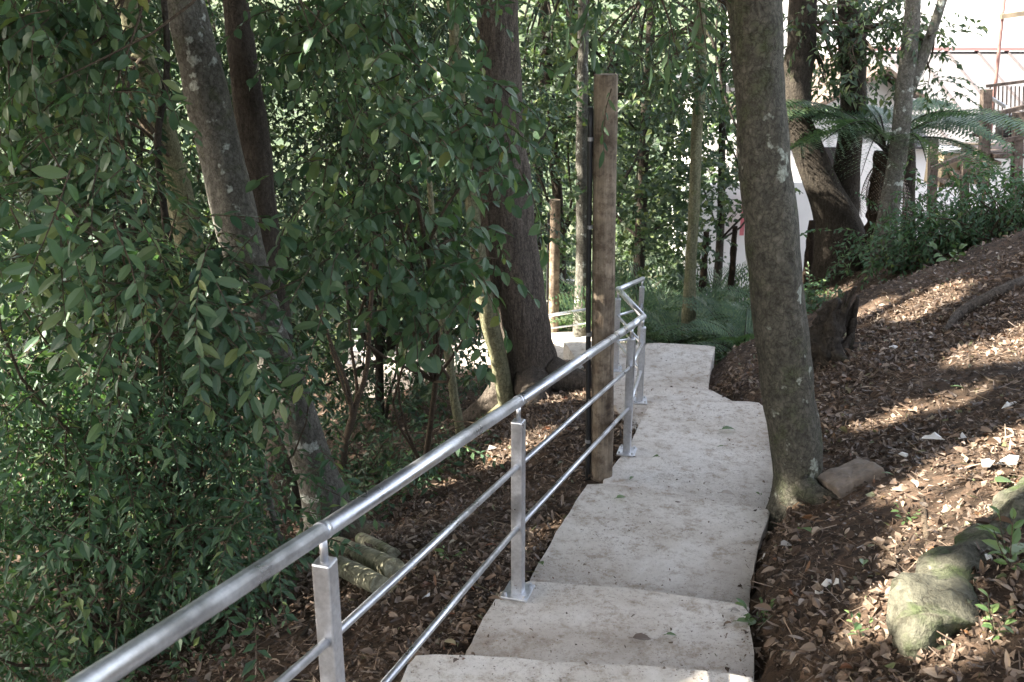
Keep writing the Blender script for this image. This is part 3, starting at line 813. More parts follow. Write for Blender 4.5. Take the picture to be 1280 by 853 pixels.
# leaf sprays of those trees that hang into the picture
def foliage_on(root, tm, m, specs, branches=8, src=None, br=.012, scale=(.55, 1.2), name='foliage', pitch=(.35, .35), yaw=None, stems=True):
    g_ = Geo()
    for poly, d0, d1, n, cl_, sg in specs:
        P = region(poly, d0, d1, n, cl_, sg)
        leaves(g_, tm, P, scale, pitch, yaw, stems)
        if branches and len(P):
            for q in P[rng.choice(len(P), min(branches, len(P)), replace=False)]:
                s_ = src[rng.integers(0, len(src))] if src is not None else q + np.array([rng.normal(0, .5), .6, .7])
                limb(g_, s_, q, br, .003, .06)
    return under(g_.build(name, [m, M_TWIG]), root)

NARROW = [twig(leaf_big(.13, .2, .3), 9, .34, .10, .4, 45, .6) for k in range(3)]
foliage_on(t_right, NARROW, M_PIN, [([(735, -30), (905, -30), (890, 40), (840, 110), (770, 120), (750, 60)], 4.9, 5.9, 34, 5, .16)], 6, [np.array(at(800, -60, 5.3)), np.array(at(880, -50, 5.2))], .01, (.8, 1.2), pitch=(.8, .4))
foliage_on(t_r2, FAR, M_BACK, [([(985, -30), (1200, -30), (1190, 20), (1130, 70), (1080, 60), (1020, 80), (1000, 50)], 13.5, 15.5, 120, 8, .22), ([(990, 60), (1110, 50), (1105, 120), (1060, 125), (1010, 110)], 14, 15.2, 40, 8, .2)], 12, [np.array(at(1066, 40, 14.7)), np.array(at(1003, 30, 14.5))], .03, (.9, 1.4))
foliage_on(t_r3, FAR, M_BACK, [([(1090, -30), (1215, -30), (1195, 40), (1180, 110), (1150, 100), (1100, 60)], 12.9, 13.9, 45, 8, .18)], 8, [np.array(at(1140, 40, 13.2)), np.array(at(1160, 50, 13.2))], .02, (.8, 1.2))
foliage_on(t_y, FAR, M_BACK, [([(800, -30), (930, -30), (930, 130), (800, 160)], 11.8, 13.4, 180, 8, .3)], 8, [np.array(at(875, 40, 12.6))], .02, (.8, 1.2))
foliage_on(t_l1, BIG, M_BIG, [([(0, -30), (150, -30), (140, 110), (110, 150), (0, 150)], 4.6, 6.6, 180, 7, .15), ([(345, -30), (600, -30), (590, 90), (420, 140), (370, 120)], 5.4, 7.6, 170, 7, .13)], 16, [np.array(at(235, -170, 6.4)), np.array(at(250, -120, 6.3)), np.array(at(420, -150, 6.4)), np.array(at(80, -140, 6.0))], .016)
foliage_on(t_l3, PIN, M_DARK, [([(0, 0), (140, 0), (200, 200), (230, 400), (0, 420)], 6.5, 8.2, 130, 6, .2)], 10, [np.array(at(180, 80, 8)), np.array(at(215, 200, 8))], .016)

# understorey trees and bushes on the falling ground at the left
def shrub_tree(name, base_px, label, cat, tm, m, specs, bark=M_TWIG, stem_r=.03, branches=14, scale=(.55, 1.2), group=None, pitch=(.35, .35), base=None, stems=True, stempts=None):
    b = base if base is not None else hit(*base_px)
    root = empty(name, b, label, cat, group)
    g_ = Geo(); pts_all = []
    for poly, d0, d1, n, cl_, sg in specs:
        P = region(poly, d0, d1, n, cl_, sg); pts_all.append(P)
        leaves(g_, tm, P, scale, pitch, None, stems)
    under(g_.build('foliage', [m, M_TWIG]), root)
    PA = np.concatenate(pts_all)
    s_ = Geo()
    c = PA.mean(0); mid = np.array(b) * .45 + c * .55 + rng.normal(0, .06, 3); b0 = np.array(b) - np.array([0, 0, .25])
    if stempts is None: stempts = [b0, (b0 + mid) / 2 + rng.normal(0, .05, 3), mid, c]
    tube(s_, stempts, np.linspace(stem_r, stem_r * .4, len(stempts)), 8, 22, .1, 5)
    for q in PA[rng.choice(len(PA), min(branches, len(PA)), replace=False)]:
        t = rng.uniform(.3, 1)
        i = min(int(t * (len(stempts) - 1)), len(stempts) - 2)
        limb(s_, np.array(stempts[i]) * .4 + np.array(stempts[i + 1]) * .6, q, stem_r * .4, .003, .03, 0)
    under(s_.build('stem', [bark], smooth=True), root)
    return root

shrub_tree('broadleaf_sapling', (520, 600), 'sapling with large oval green leaves hanging in front of the thickest trunk', 'sapling', BIG, M_BIG,
           [([(415, 120), (600, 70), (618, 200), (610, 320), (520, 340), (430, 280)], 4.9, 6.2, 200, 7, .12), ([(480, 320), (600, 300), (580, 420), (540, 460), (470, 430)], 4.7, 5.6, 40, 6, .09), ([(410, 290), (490, 290), (480, 350), (420, 340)], 4.6, 5.2, 18, 6, .1)], M_TWIG, .028, 20)
shrub_tree('pinnate_sapling', (200, 853), 'sapling with long feathery rows of leaflets at upper left', 'sapling', PIN, M_PIN,
           [([(0, 130), (150, 130), (190, 190), (245, 250), (300, 330), (280, 430), (120, 440), (0, 420)], 3.9, 5.4, 270, 7, .13), ([(240, 290), (400, 350), (395, 400), (300, 430)], 4.3, 5.0, 22, 5, .10)], M_TWIG, .03, 22, base=Vector((-1.9, 5.2, -4.4)))
shrub_tree('small_leaved_bush', (120, 853), 'dense small-leaved green bush filling the lower left corner', 'bush', BUSH, M_BUSH,
           [([(-60, 420), (130, 440), (250, 420), (330, 500), (340, 600), (330, 720), (300, 900), (-60, 900)], 4.0, 5.6, 1900, 9, .17)], M_TWIG, .04, 40, base=Vector((-2.0, 4.9, -4.5)))
shrub_tree('trailing_bush', (330, 853), 'small-leaved bush spilling down beneath the near handrail', 'bush', BUSH, M_BUSH,
           [([(180, 700), (330, 660), (400, 760), (380, 900), (180, 900)], 4.6, 5.4, 260, 8, .15), ([(290, 450), (350, 440), (345, 540), (310, 580)], 5.0, 5.6, 50, 8, .1)], M_TWIG, .025, 20, base=Vector((-1.5, 4.8, -3.9)))
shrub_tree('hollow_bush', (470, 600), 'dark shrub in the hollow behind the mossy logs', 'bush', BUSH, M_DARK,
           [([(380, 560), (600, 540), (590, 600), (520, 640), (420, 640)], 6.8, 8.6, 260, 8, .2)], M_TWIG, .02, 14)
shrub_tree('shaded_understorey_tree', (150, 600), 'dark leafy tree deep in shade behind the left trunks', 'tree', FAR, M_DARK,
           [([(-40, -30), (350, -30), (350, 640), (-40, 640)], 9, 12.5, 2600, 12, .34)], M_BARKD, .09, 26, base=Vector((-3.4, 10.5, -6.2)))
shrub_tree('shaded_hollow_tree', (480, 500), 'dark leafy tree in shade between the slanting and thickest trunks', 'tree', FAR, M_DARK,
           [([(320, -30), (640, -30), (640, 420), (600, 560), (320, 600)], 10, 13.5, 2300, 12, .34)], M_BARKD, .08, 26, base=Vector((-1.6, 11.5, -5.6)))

# ------------------------------------------------------------------ trees beyond the path, one by one
def back_tree(px0, px1, py0, py1, Yd, n, label, trunk_px, w, lean=8, bark=M_BARKD, m=M_BACK, tm=FARQ, scale=(.7, 1.1), cl_=12, sg=.5):
    rows = [(trunk_px + lean, -20, Yd, w * .7), (trunk_px + lean * .5, 150, Yd, w * .85), (trunk_px, 300, Yd, w)]
    p = at(trunk_px, 300, Yd)
    zb = float(ground(np.array([p.x]), np.array([Yd]))[0])
    root = empty('background_tree', Vector((p.x, Yd, zb)), label, 'tree', 'trees beyond the end of the path')
    g_ = Geo()
    pts = [at(r_[0], r_[1], Yd) for r_ in rows] + [Vector((p.x, Yd, zb - .2))]
    top = pts[0] + Vector((rng.normal(0, .4), 0, 3.5))
    rad = [w * .4, w * .7, w * .85, w, w * 1.3]
    rad = [r_ / 2 / FPX * depth(p) for r_ in rad]
    tube(g_, [top] + pts, rad, 10, 40, .1, 2)
    poly = [(px0, py0), (px1, py0), (px1 - 10, (py0 + py1) / 2), (px1 - 30, py1), (px0 + 25, py1), (px0, (py0 + py1) * .6)]
    P = region(poly, Yd - 1.3, Yd + 1.3, n, cl_, sg)
    Q = np.array(top) + rng.normal(0, 1.3, (90, 3))
    for q in P[rng.choice(len(P), 10, replace=False)]:
        s_ = np.array(pts[rng.integers(0, 3)]); limb(g_, s_, q, rad[1] * .4, .012, .05, 0)
    under(g_.build('trunk', bark, smooth=True), root)
    c_ = Geo(); leaves(c_, tm, np.vstack([P, Q[keep_gaps(Q, .2)]]), scale, (.05, .5), stems=False)
    under(c_.build('crown', [m, M_TWIG]), root)
BT = [(640, 760, -30, 200, 17.5, 260, 'leafy tree showing between the thickest trunk and the wooden pole', 700, 14, -20),
      (650, 740, 160, 360, 19.5, 200, 'low leafy tree above the lower handrails', 672, 10, 10),
      (700, 830, -30, 150, 16.5, 260, 'dark-limbed tree spreading its crown behind the top of the wooden pole', 760, 16, -50),
      (770, 870, 100, 330, 15.2, 420, 'dense dark tree right of the wooden pole', 800, 14, 14),
      (860, 960, 60, 270, 17.0, 230, 'leafy tree between the thin pale green trunk and the mossy leaning one', 900, 10, 6),
      (520, 660, 60, 420, 18.0, 420, 'shady tree seen left of the thickest trunk', 560, 16, 10),
      (380, 560, -30, 400, 19.5, 430, 'tall tree far behind the hanging oval leaves', 460, 18, -12),
      (200, 400, -30, 380, 18.5, 420, 'tree far behind the slanting lichen-spotted trunk', 290, 18, 10),
      (-40, 220, -30, 380, 17.5, 460, 'tree far behind the leaves of the upper left corner', 90, 18, -6)]
for q in BT:
    back_tree(*q)
# the wood across the valley, one leafy mass
g_ = Geo()
n_ = 3600
bx = rng.uniform(-46, 7, n_); by = rng.uniform(24, 44, n_)
hh = rng.random(n_) ** .8 * (7 + 3.5 * np.sin(bx * .45 + 1) + 2 * np.sin(bx * 1.1 + by))
P = np.stack([bx, by, ground(bx, by) + hh], -1)
P = P[P[:, 2] < 3.5]
leaves(g_, FARQ, P, (2.0, 3.4), stems=False, gaps=False)
tag(g_.build('far_wood', [M_BACK, M_TWIG]), 'far leafy wood across the valley beyond the lower steps', 'wood', kind='stuff')

# ------------------------------------------------------------------ ferns
def frond(L=1.0, pairs=26, wid=.28, arch=.5, sub=7):
    vs, fs, c = [], [], 0
    def curve(t): return np.array([L * t * (1 - .12 * t), 0, L * (.55 * arch * t - arch * 1.05 * t * t)])
    for k in range(pairs):
        t = .12 + .86 * k / pairs
        p = curve(t); pl = wid * L * math.sin(math.pi * min(1, .18 + .8 * (1 - t))) ** .8
        tan = curve(min(1, t + .02)) - curve(t); tan /= np.linalg.norm(tan)
        for side in (-1, 1):
            d = np.array([tan[0] * .45, side * .88, tan[2] * .45 - .22]) + rng.normal(0, .07, 3); d /= np.linalg.norm(d)
            e = np.cross(d, np.array([0, 0, 1.])); e /= np.linalg.norm(e) + 1e-9
            for q in range(sub):
                u = (q + .3) / sub
                hl = pl * .17 * (1 - u * .75) * rng.uniform(.8, 1.15); cc = p + d * pl * u + np.array([0, 0, -.12 * pl * u * u])
                for s2 in (-1, 1):
                    tip = cc + e * s2 * hl + d * hl * .5
                    wv = d * pl / sub * .37
                    vs += [cc - wv * .6, cc + wv * .6, tip + wv * .15, tip - wv * .35]
                    fs.append([c, c + 1, c + 2, c + 3]); c += 4
    rach = [curve(t) for t in np.linspace(0, 1, 8)]
    return np.array(vs), np.array(fs), rach
def fern_geo(geo, base, n, L, arch=.55, tilt=(.5, .9), wid=.26, pairs=22, sub=5, yaw0=None, lm=0, sm=1, rr0=.01):
    V, F, ra = frond(1.0, pairs, wid, arch, sub)
    for k in range(n):
        yaw = 2 * math.pi * (k + rng.uniform(-.3, .3)) / n if yaw0 is None else yaw0[k % len(yaw0)]
        m = rotm(np.array(yaw), np.array(-rng.uniform(*tilt)), np.array(rng.normal(0, .15))) * L * rng.uniform(.8, 1.12)
        geo.add(V @ m.T + np.array(base), [F], lm)
        tube(geo, [m @ r_ + np.array(base) for r_ in ra], np.linspace(rr0, rr0 * .25, 8), 5, 12, mat=sm, cap=False)

tb = at(1095, 300, 13.8); tt = at(1107, 190, 13.8)
root = empty('tree_fern', tb, 'tree fern with dark fibrous trunk and flat spreading fronds on the ridge', 'tree fern')
g_ = Geo(); tube(g_, [tb - Vector((0, 0, .3)), tb, at(1100, 240, 13.8), tt], [.17, .16, .14, .15], 14, 40, .3, 9)
under(g_.build('trunk', M_FERNTRUNK, smooth=True), root)
g_ = Geo()
fern_geo(g_, tt, 13, 2.0, .68, (.30, .62), .27, 30, 9, rr0=.016); fern_geo(g_, tt, 5, 1.6, .5, (.5, .8), .27, 28, 8, rr0=.014)
under(g_.build('crown', [M_FERN, M_BARKD]), root)
g_ = Geo(); fern_geo(g_, tt - Vector((0, 0, .05)), 7, 1.05, .5, (-1.2, -.75), .16, 18, 5, rr0=.012)
under(g_.build('dead_frond_skirt', [M_LIT, M_BARKD]), root)

FL = [(838, 398, 13.2, 1.0, 'fern at the foot of the thin pale green trunk'), (800, 345, 14.0, 1.5, 'arching palm-like fern behind the far railing'), (850, 330, 14.6, 1.3, 'tall grey-green fern left of the thin pale green trunk'),
      (905, 375, 13.6, .8, 'low fern on the bank right of the thin pale green trunk'), (780, 300, 15.4, 1.6, 'largest dark fern right of the wooden pole'), (880, 340, 14.8, .9, 'fern in front of the dark stumps'),
      (930, 352, 14.2, .7, 'small fern half hidden by the mossy leaning trunk'), (845, 372, 13.8, .9, 'fern just above the top step of the path end'), (705, 310, 17, 1.6, 'pale fern showing between the two wooden poles'),
      (815, 395, 12.8, .8, 'fern overhanging the end of the path'), (895, 300, 15.6, 1.2, 'upright fern beside the dark stumps')]
for k, (px, py, Yd, L, lab) in enumerate(FL):
    p = at(px, py, Yd); zg = float(ground(np.array([p.x]), np.array([Yd]))[0])
    b = Vector((p.x, Yd, zg))
    g_ = Geo()
    L *= 1.2
    fern_geo(g_, b, 13, L, .6, (.75, 1.25), .22, 22, 5)
    tag(g_.build('fern', [M_FERN, M_FERNTRUNK]), lab, 'fern', 'ferns beyond the path')
for x, y, L, lab in [(2.5, 10.2, .75, 'nearest bright fern beside the end of the path'), (2.75, 10.9, .9, 'fern on the bank edge below the thin pale green trunk'), (3.05, 11.4, .85, 'bright low fern midway between the path end and the mossy trunk'), (3.35, 11.0, .7, 'fern on the bank edge touching the mossy leaning trunk'),
                     (2.1, 12.4, .95, 'fern squeezed behind the bend of the path'), (2.7, 12.0, 1.0, 'broad fern rising behind the two nearest to the path end'), (3.3, 12.2, .9, 'fern farthest up the bank behind the mossy trunk')]:
    b = Vector((x, y, float(ground(np.array([x]), np.array([y]))[0]) + .03))
    g_ = Geo(); fern_geo(g_, b, 11, L, .7, (.5, 1.1), .24, 20, 5)
    tag(g_.build('fern', [M_FERN, M_FERNTRUNK]), lab, 'fern', 'ferns beyond the path')
# low growth on the slope left of the big trunk and at the end of the path
g_ = Geo()
def low_growth(poly, n, hmax, tm, sc):
    q = in_poly(poly, n); P = []
    for px, py in q:
        h = hit(px, py, 6.0); P.append((h.x, h.y, h.z + rng.random() ** 1.5 * hmax))
    leaves(g_, tm, np.array(P), sc, (-.2, .5))
low_growth([(800, 400), (830, 360), (935, 340), (935, 365), (880, 385), (835, 412)], 260, .45, BUSH, (.9, 1.6))
low_growth([(380, 590), (560, 560), (590, 590), (520, 630), (420, 670)], 110, .35, BUSH, (.8, 1.3))
low_growth([(1000, 330), (1120, 310), (1180, 320), (1110, 345), (1010, 345)], 90, .3, BUSH, (.9, 1.4))
n = 420
ux, uy = rng.uniform(2.3, 3.9, n), rng.uniform(10.0, 13.5, n)
ok_ = (uy > 10.2 + .5 * (ux - 2.3)); ux, uy = ux[ok_], uy[ok_]
leaves(g_, BUSH, np.stack([ux, uy, ground(ux, uy) + rng.random(len(ux)) ** 1.5 * .3], -1), (.8, 1.4), (-.2, .5))
tag(g_.build('undergrowth', [M_BUSH, M_TWIG]), 'low green undergrowth on the forest floor', 'undergrowth', kind='stuff')

# bushes on the ridge at the right
for px, py, Yd, n, sg, lab in [(1150, 288, 11.6, 110, .30, 'dark green bush at the foot of the slim forked trunk'), (1215, 266, 11.2, 160, .34, 'widest dense bush on the ridge below the wooden stairs'), (1275, 244, 10.8, 150, .34, 'dense bush on the ridge at the right picture edge')]:
    c = at(px, py, Yd); zg = float(ground(np.array([c.x]), np.array([c.y]))[0])
    root = empty('ridge_bush', (c.x, c.y, zg), lab, 'bush', 'bushes on the ridge')
    P = np.array(c) + rng.normal(0, sg, (n, 3)) * np.array([1.2, 1.0, .75])
    P = np.vstack([P, np.stack([rng.normal(c.x, .55, 90), rng.normal(c.y, .4, 90), rng.uniform(zg, c.z, 90)], -1)])
    gg = ground(P[:, 0], P[:, 1]); P = P[P[:, 2] > gg + .03]
    s_ = Geo()
    for q in P[rng.choice(len(P), 22, replace=False)]: limb(s_, (c.x + rng.normal(0, .1), c.y, zg - .05), q, .014, .004, .0, 0)
    under(s_.build('stem', M_TWIG), root)
    g_ = Geo(); leaves(g_, BUSH, P, (.9, 1.5)); under(g_.build('foliage', [M_BUSH, M_TWIG]), root)

# ------------------------------------------------------------------ the handrail
POSTS = [(-1.04, .25, -1.78, -.84)]                       # x, y, foot z, rail z
r1_ = at(403, 664, 2.25); POSTS.append((r1_.x, 2.25, -2.30 + .08, r1_.z))
for px, pyb, pyr, Yd, zf in [(648, 738, 502, 3.83, -2.5), (790, 563, 407, 6.12, -2.9), (804, 505, 396, 7.5, -3.1), (773, 463, 362, 8.76, -3.3), (803, 420, 349, 10.5, -3.95)]:
    r_ = at(px, pyr, Yd); POSTS.append((r_.x, Yd, zf, r_.z))
POSTS[1] = (POSTS[1][0], POSTS[1][1], -2.30, POSTS[1][3])
def railing(posts, label, group=None, name='handrail'):
    root = empty(name, (posts[-2][0], posts[-2][1], posts[-2][2]), label, 'handrail', group)
    for k, (x, y, zf, zr) in enumerate(posts):
        a_, b_ = posts[max(0, k - 1)], posts[min(len(posts) - 1, k + 1)]
        rz = math.atan2(b_[1] - a_[1], b_[0] - a_[0])
        h = zr - .085 - zf
        g_ = Geo(); box(g_, (x, y, zf + h / 2), (.052, .052, h), rz)
        po = bevel_obj(g_.build('post', M_STEEL), .006); under(po, root)
        g_ = Geo(); box(g_, (x, y, zf + .007), (.135, .12, .010), rz)
        for sx in (-1, 1):
            for sy in (-1, 1):
                c_, s_ = math.cos(rz), math.sin(rz); dx, dy = sx * .05, sy * .043
                tube(g_, [(x + dx * c_ - dy * s_, y + dx * s_ + dy * c_, zf + .010), (x + dx * c_ - dy * s_, y + dx * s_ + dy * c_, zf + .028)], [.009, .008], 6, 2)
        bp = bevel_obj(g_.build('base_plate', M_STEEL), .002); bp.parent = po
        g_ = Geo(); tube(g_, [(x, y, zr - .092), (x, y, zr - .01)], [.011, .011], 8, 2)
        pn = g_.build('pin', M_STEEL, smooth=True); pn.parent = po
    for nm, f, r_ in (('top_rail', 1.0, .0245), ('middle_rail', .68, .0125), ('lower_rail', .36, .0125)):
        for k in range(len(posts) - 1):
            g_ = Geo()
            p, q = posts[k], posts[k + 1]
            a_ = np.array([p[0], p[1], p[2] + (p[3] - p[2]) * f]); b_ = np.array([q[0], q[1], q[2] + (q[3] - q[2]) * f])
            d = (b_ - a_) / np.linalg.norm(b_ - a_)
            e = .006 if f == 1 else -.02
            tube(g_, [a_ - d * e, b_ + d * e], [r_, r_], 16, 2)
            if f == 1:   # weld collar at the joint
                tube(g_, [b_ - d * .012, b_ + d * .012], [r_ * 1.06, r_ * 1.06], 16, 2)
            ob = g_.build(nm, M_STEEL, smooth=True)
            for pl in ob.data.polygons: pl.use_smooth = len(pl.vertices) == 4
            under(ob, root)
    return root
for_fix = railing(POSTS, 'galvanised steel handrail following the left edge of the concrete steps')
LOW = [(at(730, 400, 14.0).x, 14.0, -5.0, at(737, 386, 14.0).z), (at(690, 420, 14.3).x, 14.3, -5.2, at(690, 400, 14.3).z), (-1.0, 14.5, -5.4, -4.75), (-2.5, 14.8, -5.6, -4.85)]
LOW = [(1.12, 13.98, -4.99, -4.32), (-.2, 14.15, -5.19, -4.60), (-1.2, 14.35, -5.39, -4.75), (-2.5, 14.6, -5.39, -4.85)]
railing(LOW, 'lower steel handrail half hidden behind the wooden pole and thick trunk')
LOW2 = [(2.3, 17.6, -5.9, -4.95), (.9, 18.0, -6.3, -5.0), (-.6, 18.4, -6.5, -5.2)]
railing(LOW2, 'farthest steel handrail glimpsed through the trees below')

# ------------------------------------------------------------------ wooden poles with black conduit
def pole(px_t, py_t, px_b, py_b, Yd, wpx, label, cond=True):
    b, t = at(px_b, py_b, Yd), at(px_t, py_t, Yd)
    r = wpx / 2 / FPX * depth(b)
    root = empty('wooden_pole', b, label, 'wooden pole', 'round wooden poles beside the path')
    g_ = Geo(); tube(g_, [b - Vector((0, 0, .4)), b, (b + t) / 2, t], [r * 1.03, r * 1.02, r, r * .97], 28, 60, .05, 2.6, 0, True, .03, 3)
    under(g_.build('shaft', M_POLE, smooth=False), root)
    for pl in root.children[0].data.polygons: pl.use_smooth = len(pl.vertices) == 4
    off = Vector((-r - .017, -.02, 0))
    g_ = Geo(); tube(g_, [b + off - Vector((0, 0, .2)), b + off, (b + t) / 2 + off + Vector((-.004, 0, 0)), b + (t - b) * .93 + off], [.0165] * 4, 12, 24)
    cd = under(g_.build('conduit', M_BLACK, smooth=True), root)
    for f in (.12, .40, .66, .86):
        c = b + (t - b) * f + off
        g_ = Geo(); tube(g_, [c - Vector((0, 0, .011)), c + Vector((0, 0, .011))], [.019, .019], 12, 2)
        box(g_, c + Vector((.014, .018, 0)), (.03, .008, .022))
        under(g_.build('clip', M_CLIP), root)
pole(757.5, 93, 751, 604, 5.80, 27, 'thick weathered wooden pole with black conduit beside the nearest steps')
pole(694, 250, 691, 455, 15.0, 13, 'distant slimmer-looking wooden pole between the thickest trunk and lower rail')

# ------------------------------------------------------------------ rocks, logs, stump, block, sticks
def rock(name, pts, radii, m, label, cat, flat=.8, seed=0, group=None, rough=.3, seg=18):
    g_ = Geo(); tube(g_, pts, radii, seg, 40, rough, 6.5, seed=seed, flute=.13)
    tube_o = g_.build(name, m, smooth=True)
    return tag(tube_o, label, cat, group)
a_ = hit(1150, 815); b_ = hit(1180, 735); c_ = hit(1240, 670); d_ = hit(1300, 620)
rock('mossy_rock', [a_ + Vector((-.01, -.05, -.07)), a_ + Vector((.02, .03, -.015)), b_ + Vector((.03, 0, -.005)), c_ + Vector((.02, 0, -.01)), d_ + Vector((.03, 0, .01)), d_ + Vector((.3, .25, .05))], [.03, .09, .105, .08, .11, .06], M_MOSSY, 'long mossy rock lying at the lower right in dappled sun', 'rock', seed=4, rough=.40, seg=26)
b = hit(1068, 612)
g_ = Geo(); M3 = Matrix.Rotation(R(-20), 3, 'Y') @ Matrix.Rotation(R(12), 3, 'Z') @ Matrix.Rotation(R(-8), 3, 'X')
box(g_, b + Vector((.02, .1, -.005)), (.28, .26, .12), M=M3)
o = g_.build('flat_block', M_STONE, loc=tuple(b)); bevel_obj(o, .012, 3); tag(o, 'flat-topped grey-brown block half sunk beside the mossy leaning trunk', 'block')
sd = o.modifiers.new('sub', 'SUBSURF'); sd.subdivision_type = 'SIMPLE'; sd.levels = sd.render_levels = 4
tx = bpy.data.textures.new('chip', 'CLOUDS'); tx.noise_scale = .09
dm = o.modifiers.new('chip', 'DISPLACE'); dm.texture = tx; dm.strength = .024
# logs
for k, (p0, p1, r_, lab) in enumerate([((422, 690), (494, 722), .060, 'middle mossy log of the three lying below the near handrail'), ((452, 680), (492, 702), .045, 'shortest mossy log, farthest of the three below the near handrail'), ((424, 715), (476, 742), .055, 'mossy log closest to the handrail post among the three below it')]):
    q0, q1 = hit(*p0), hit(*p1)
    up_ = Vector((0, 0, r_ * .8))
    g_ = Geo(); tube(g_, [q0 + up_, q0 * .5 + q1 * .5 + up_, q1 + up_], [r_, r_ * 1.03, r_ * .97], 16, 18, .08, 7)
    o = g_.build('mossy_log', M_LOG, smooth=True); tag(o, lab, 'log', 'mossy logs below the handrail')
    for pl in o.data.polygons: pl.use_smooth = len(pl.vertices) == 4
# stump on the bank
b = hit(1030, 455)
g_ = Geo(); t = at(1043, 385, b.y)
tube(g_, [b - Vector((0, 0, .15)), b, b * .5 + t * .5 + Vector((-.02, 0, 0)), t, t + Vector((.02, 0, .08))], [.19, .16, .11, .08, .015], 26, 60, .75, 7, flute=.22)
for k in range(9):
    q = b + Vector((rng.normal(0, .08), rng.normal(0, .05), .1)); tube(g_, [q, q + Vector((rng.normal(.04, .05), rng.normal(0, .05), .18 + .05 * k))], [.05, .012], 7, 12, .6, 12)
roots(g_, b, .16, 4, .35)
tag(g_.build('rotten_stump', M_BARKD, smooth=True), 'dark jagged rotten stump on the leaf-covered bank', 'stump')
# fallen branch and sticks
def stick(name, pix, radii, m, label, cat, lift=.02, group=None):
    pts = [hit(*q) + Vector((0, 0, lift)) for q in pix]
    g_ = Geo(); tube(g_, pts, radii, 8, 24, .2, 8)
    return tag(g_.build(name, m, smooth=True), label, cat, group)
stick('fallen_branch', [(1180, 418), (1205, 392), (1245, 372), (1290, 352)], [.02, .04, .05, .05], M_BARKB, 'brown fallen branch lying up the bank at right', 'branch', .03)
SK = [([(1153, 628), (1156, 660), (1165, 702)], [.012, .016, .012], 'straight pale stick standing out in the sunlit patch above the mossy rock'), ([(1072, 612), (1085, 603), (1100, 592)], [.005, .006, .004], 'thin white twig lying across the grey-brown block'),
      ([(1050, 495), (1080, 478), (1105, 470)], [.007, .01, .006], 'dark stick below the rotten stump'), ([(1100, 570), (1140, 545), (1165, 520)], [.012, .016, .01], 'brown stick slanting up from the grey-brown block'),
      ([(1190, 548), (1215, 540), (1240, 530)], [.008, .01, .006], 'stick beside white scraps high on the right bank'), ([(1090, 680), (1110, 690), (1125, 720)], [.005, .007, .004], 'thin twig between the grey-brown block and the mossy rock'),
      ([(1010, 560), (1040, 545), (1060, 520)], [.006, .009, .006], 'twig right behind the mossy leaning trunk'), ([(520, 700), (545, 692), (578, 688)], [.018, .022, .012], 'pale flat piece of wood seen through the handrail'),
      ([(375, 800), (400, 770), (425, 745)], [.008, .012, .008], 'thin stick below the three mossy logs'), ([(1225, 470), (1250, 480), (1275, 476)], [.006, .009, .006], 'twig just below the brightest sun patch')]
for pix, rd, lab in SK:
    stick('fallen_stick', pix, rd, M_TWIG, lab, 'stick', .012, 'sticks on the forest floor')
# dark stumps and stubs near the far fence
for px, pt, pb_, Yd, w, lab in [(883, 290, 335, 15.2, 9, 'left one of the dark burnt-looking stubs by the ferns'), (919, 283, 325, 15.6, 8, 'leaning dark stub under the pink panel'), (1015, 276, 305, 13.8, 9, 'short dark stub left of the twin-stemmed tree')]:
    p = at(px, pt, Yd); q = at(px - 3, pb_, Yd); zg = float(ground(np.array([q.x]), np.array([Yd]))[0])
    g_ = Geo(); r_ = w / 2 / FPX * depth(p)
    tube(g_, [(q.x, Yd, min(q.z, zg) - .1), q, p], [r_ * 1.1, r_, r_ * .8], 10, 24, .3, 9)
    tag(g_.build('dark_stub', M_FERNTRUNK, smooth=True), lab, 'stump', 'dark stubs beyond the bank')

# ------------------------------------------------------------------ leaf litter and small debris
def litter_pts(n, x0, x1, y0, y1, bias=1.0):
    x = rng.uniform(x0, x1, n); y = y0 + (y1 - y0) * rng.random(n) ** bias
    on = np.zeros(n, bool)
    for zt, poly in TREADS: on |= inside(x, y, poly, .01)
    x, y = x[~on], y[~on]
    return np.stack([x, y, ground_carved(x, y)], -1)
g_ = Geo()
def ragged(k):
    m_ = rng.integers(4, 7); a_ = np.sort(rng.uniform(0, 6.28, m_)); r_ = rng.uniform(.25, .6, m_)
    V = np.stack([np.cos(a_) * r_, np.sin(a_) * r_ * .7, rng.normal(0, .12, m_)], -1)
    V = np.vstack([V, [[0, 0, rng.normal(0, .1)]]]); i_ = np.arange(m_)
    return V, [np.stack([i_, (i_ + 1) % m_, np.full(m_, m_)], -1)]
dl = [leaf_big(.20, .9, .5), leaf_big(.26, -.5, .8), leaf_big(.15, .5, -.6), leaf_big(.28, 1.2, .2), leaf_small(.22, -.8, .7), leaf_small(.12, .4, .5)] + [ragged(k) for k in range(6)]
dl = [((V, F), (V[:0], [])) for V, F in dl]
P = np.vstack([litter_pts(120000, -2.2, 5.2, 1.9, 8.5), litter_pts(50000, -3.0, 8.0, 6.5, 15.5)])
P = P[rng.random(len(P)) < np.clip(.75 + .5 * np.sin(P[:, 0] * 2.3 + 1) * np.sin(P[:, 1] * 1.9), .25, 1)]
P[:, 2] += rng.uniform(.002, .03, len(P))
n = len(P)
scatter(g_, dl, P, rng.uniform(0, 6.3, n), rng.normal(0, .35, n), rng.normal(0, .5, n), .014 + .055 * rng.random(n) ** 2.1, stems=False)
P = litter_pts(14000, -1.5, 5.2, 2.0, 9, 1.0); n = len(P); P[:, 2] += .012
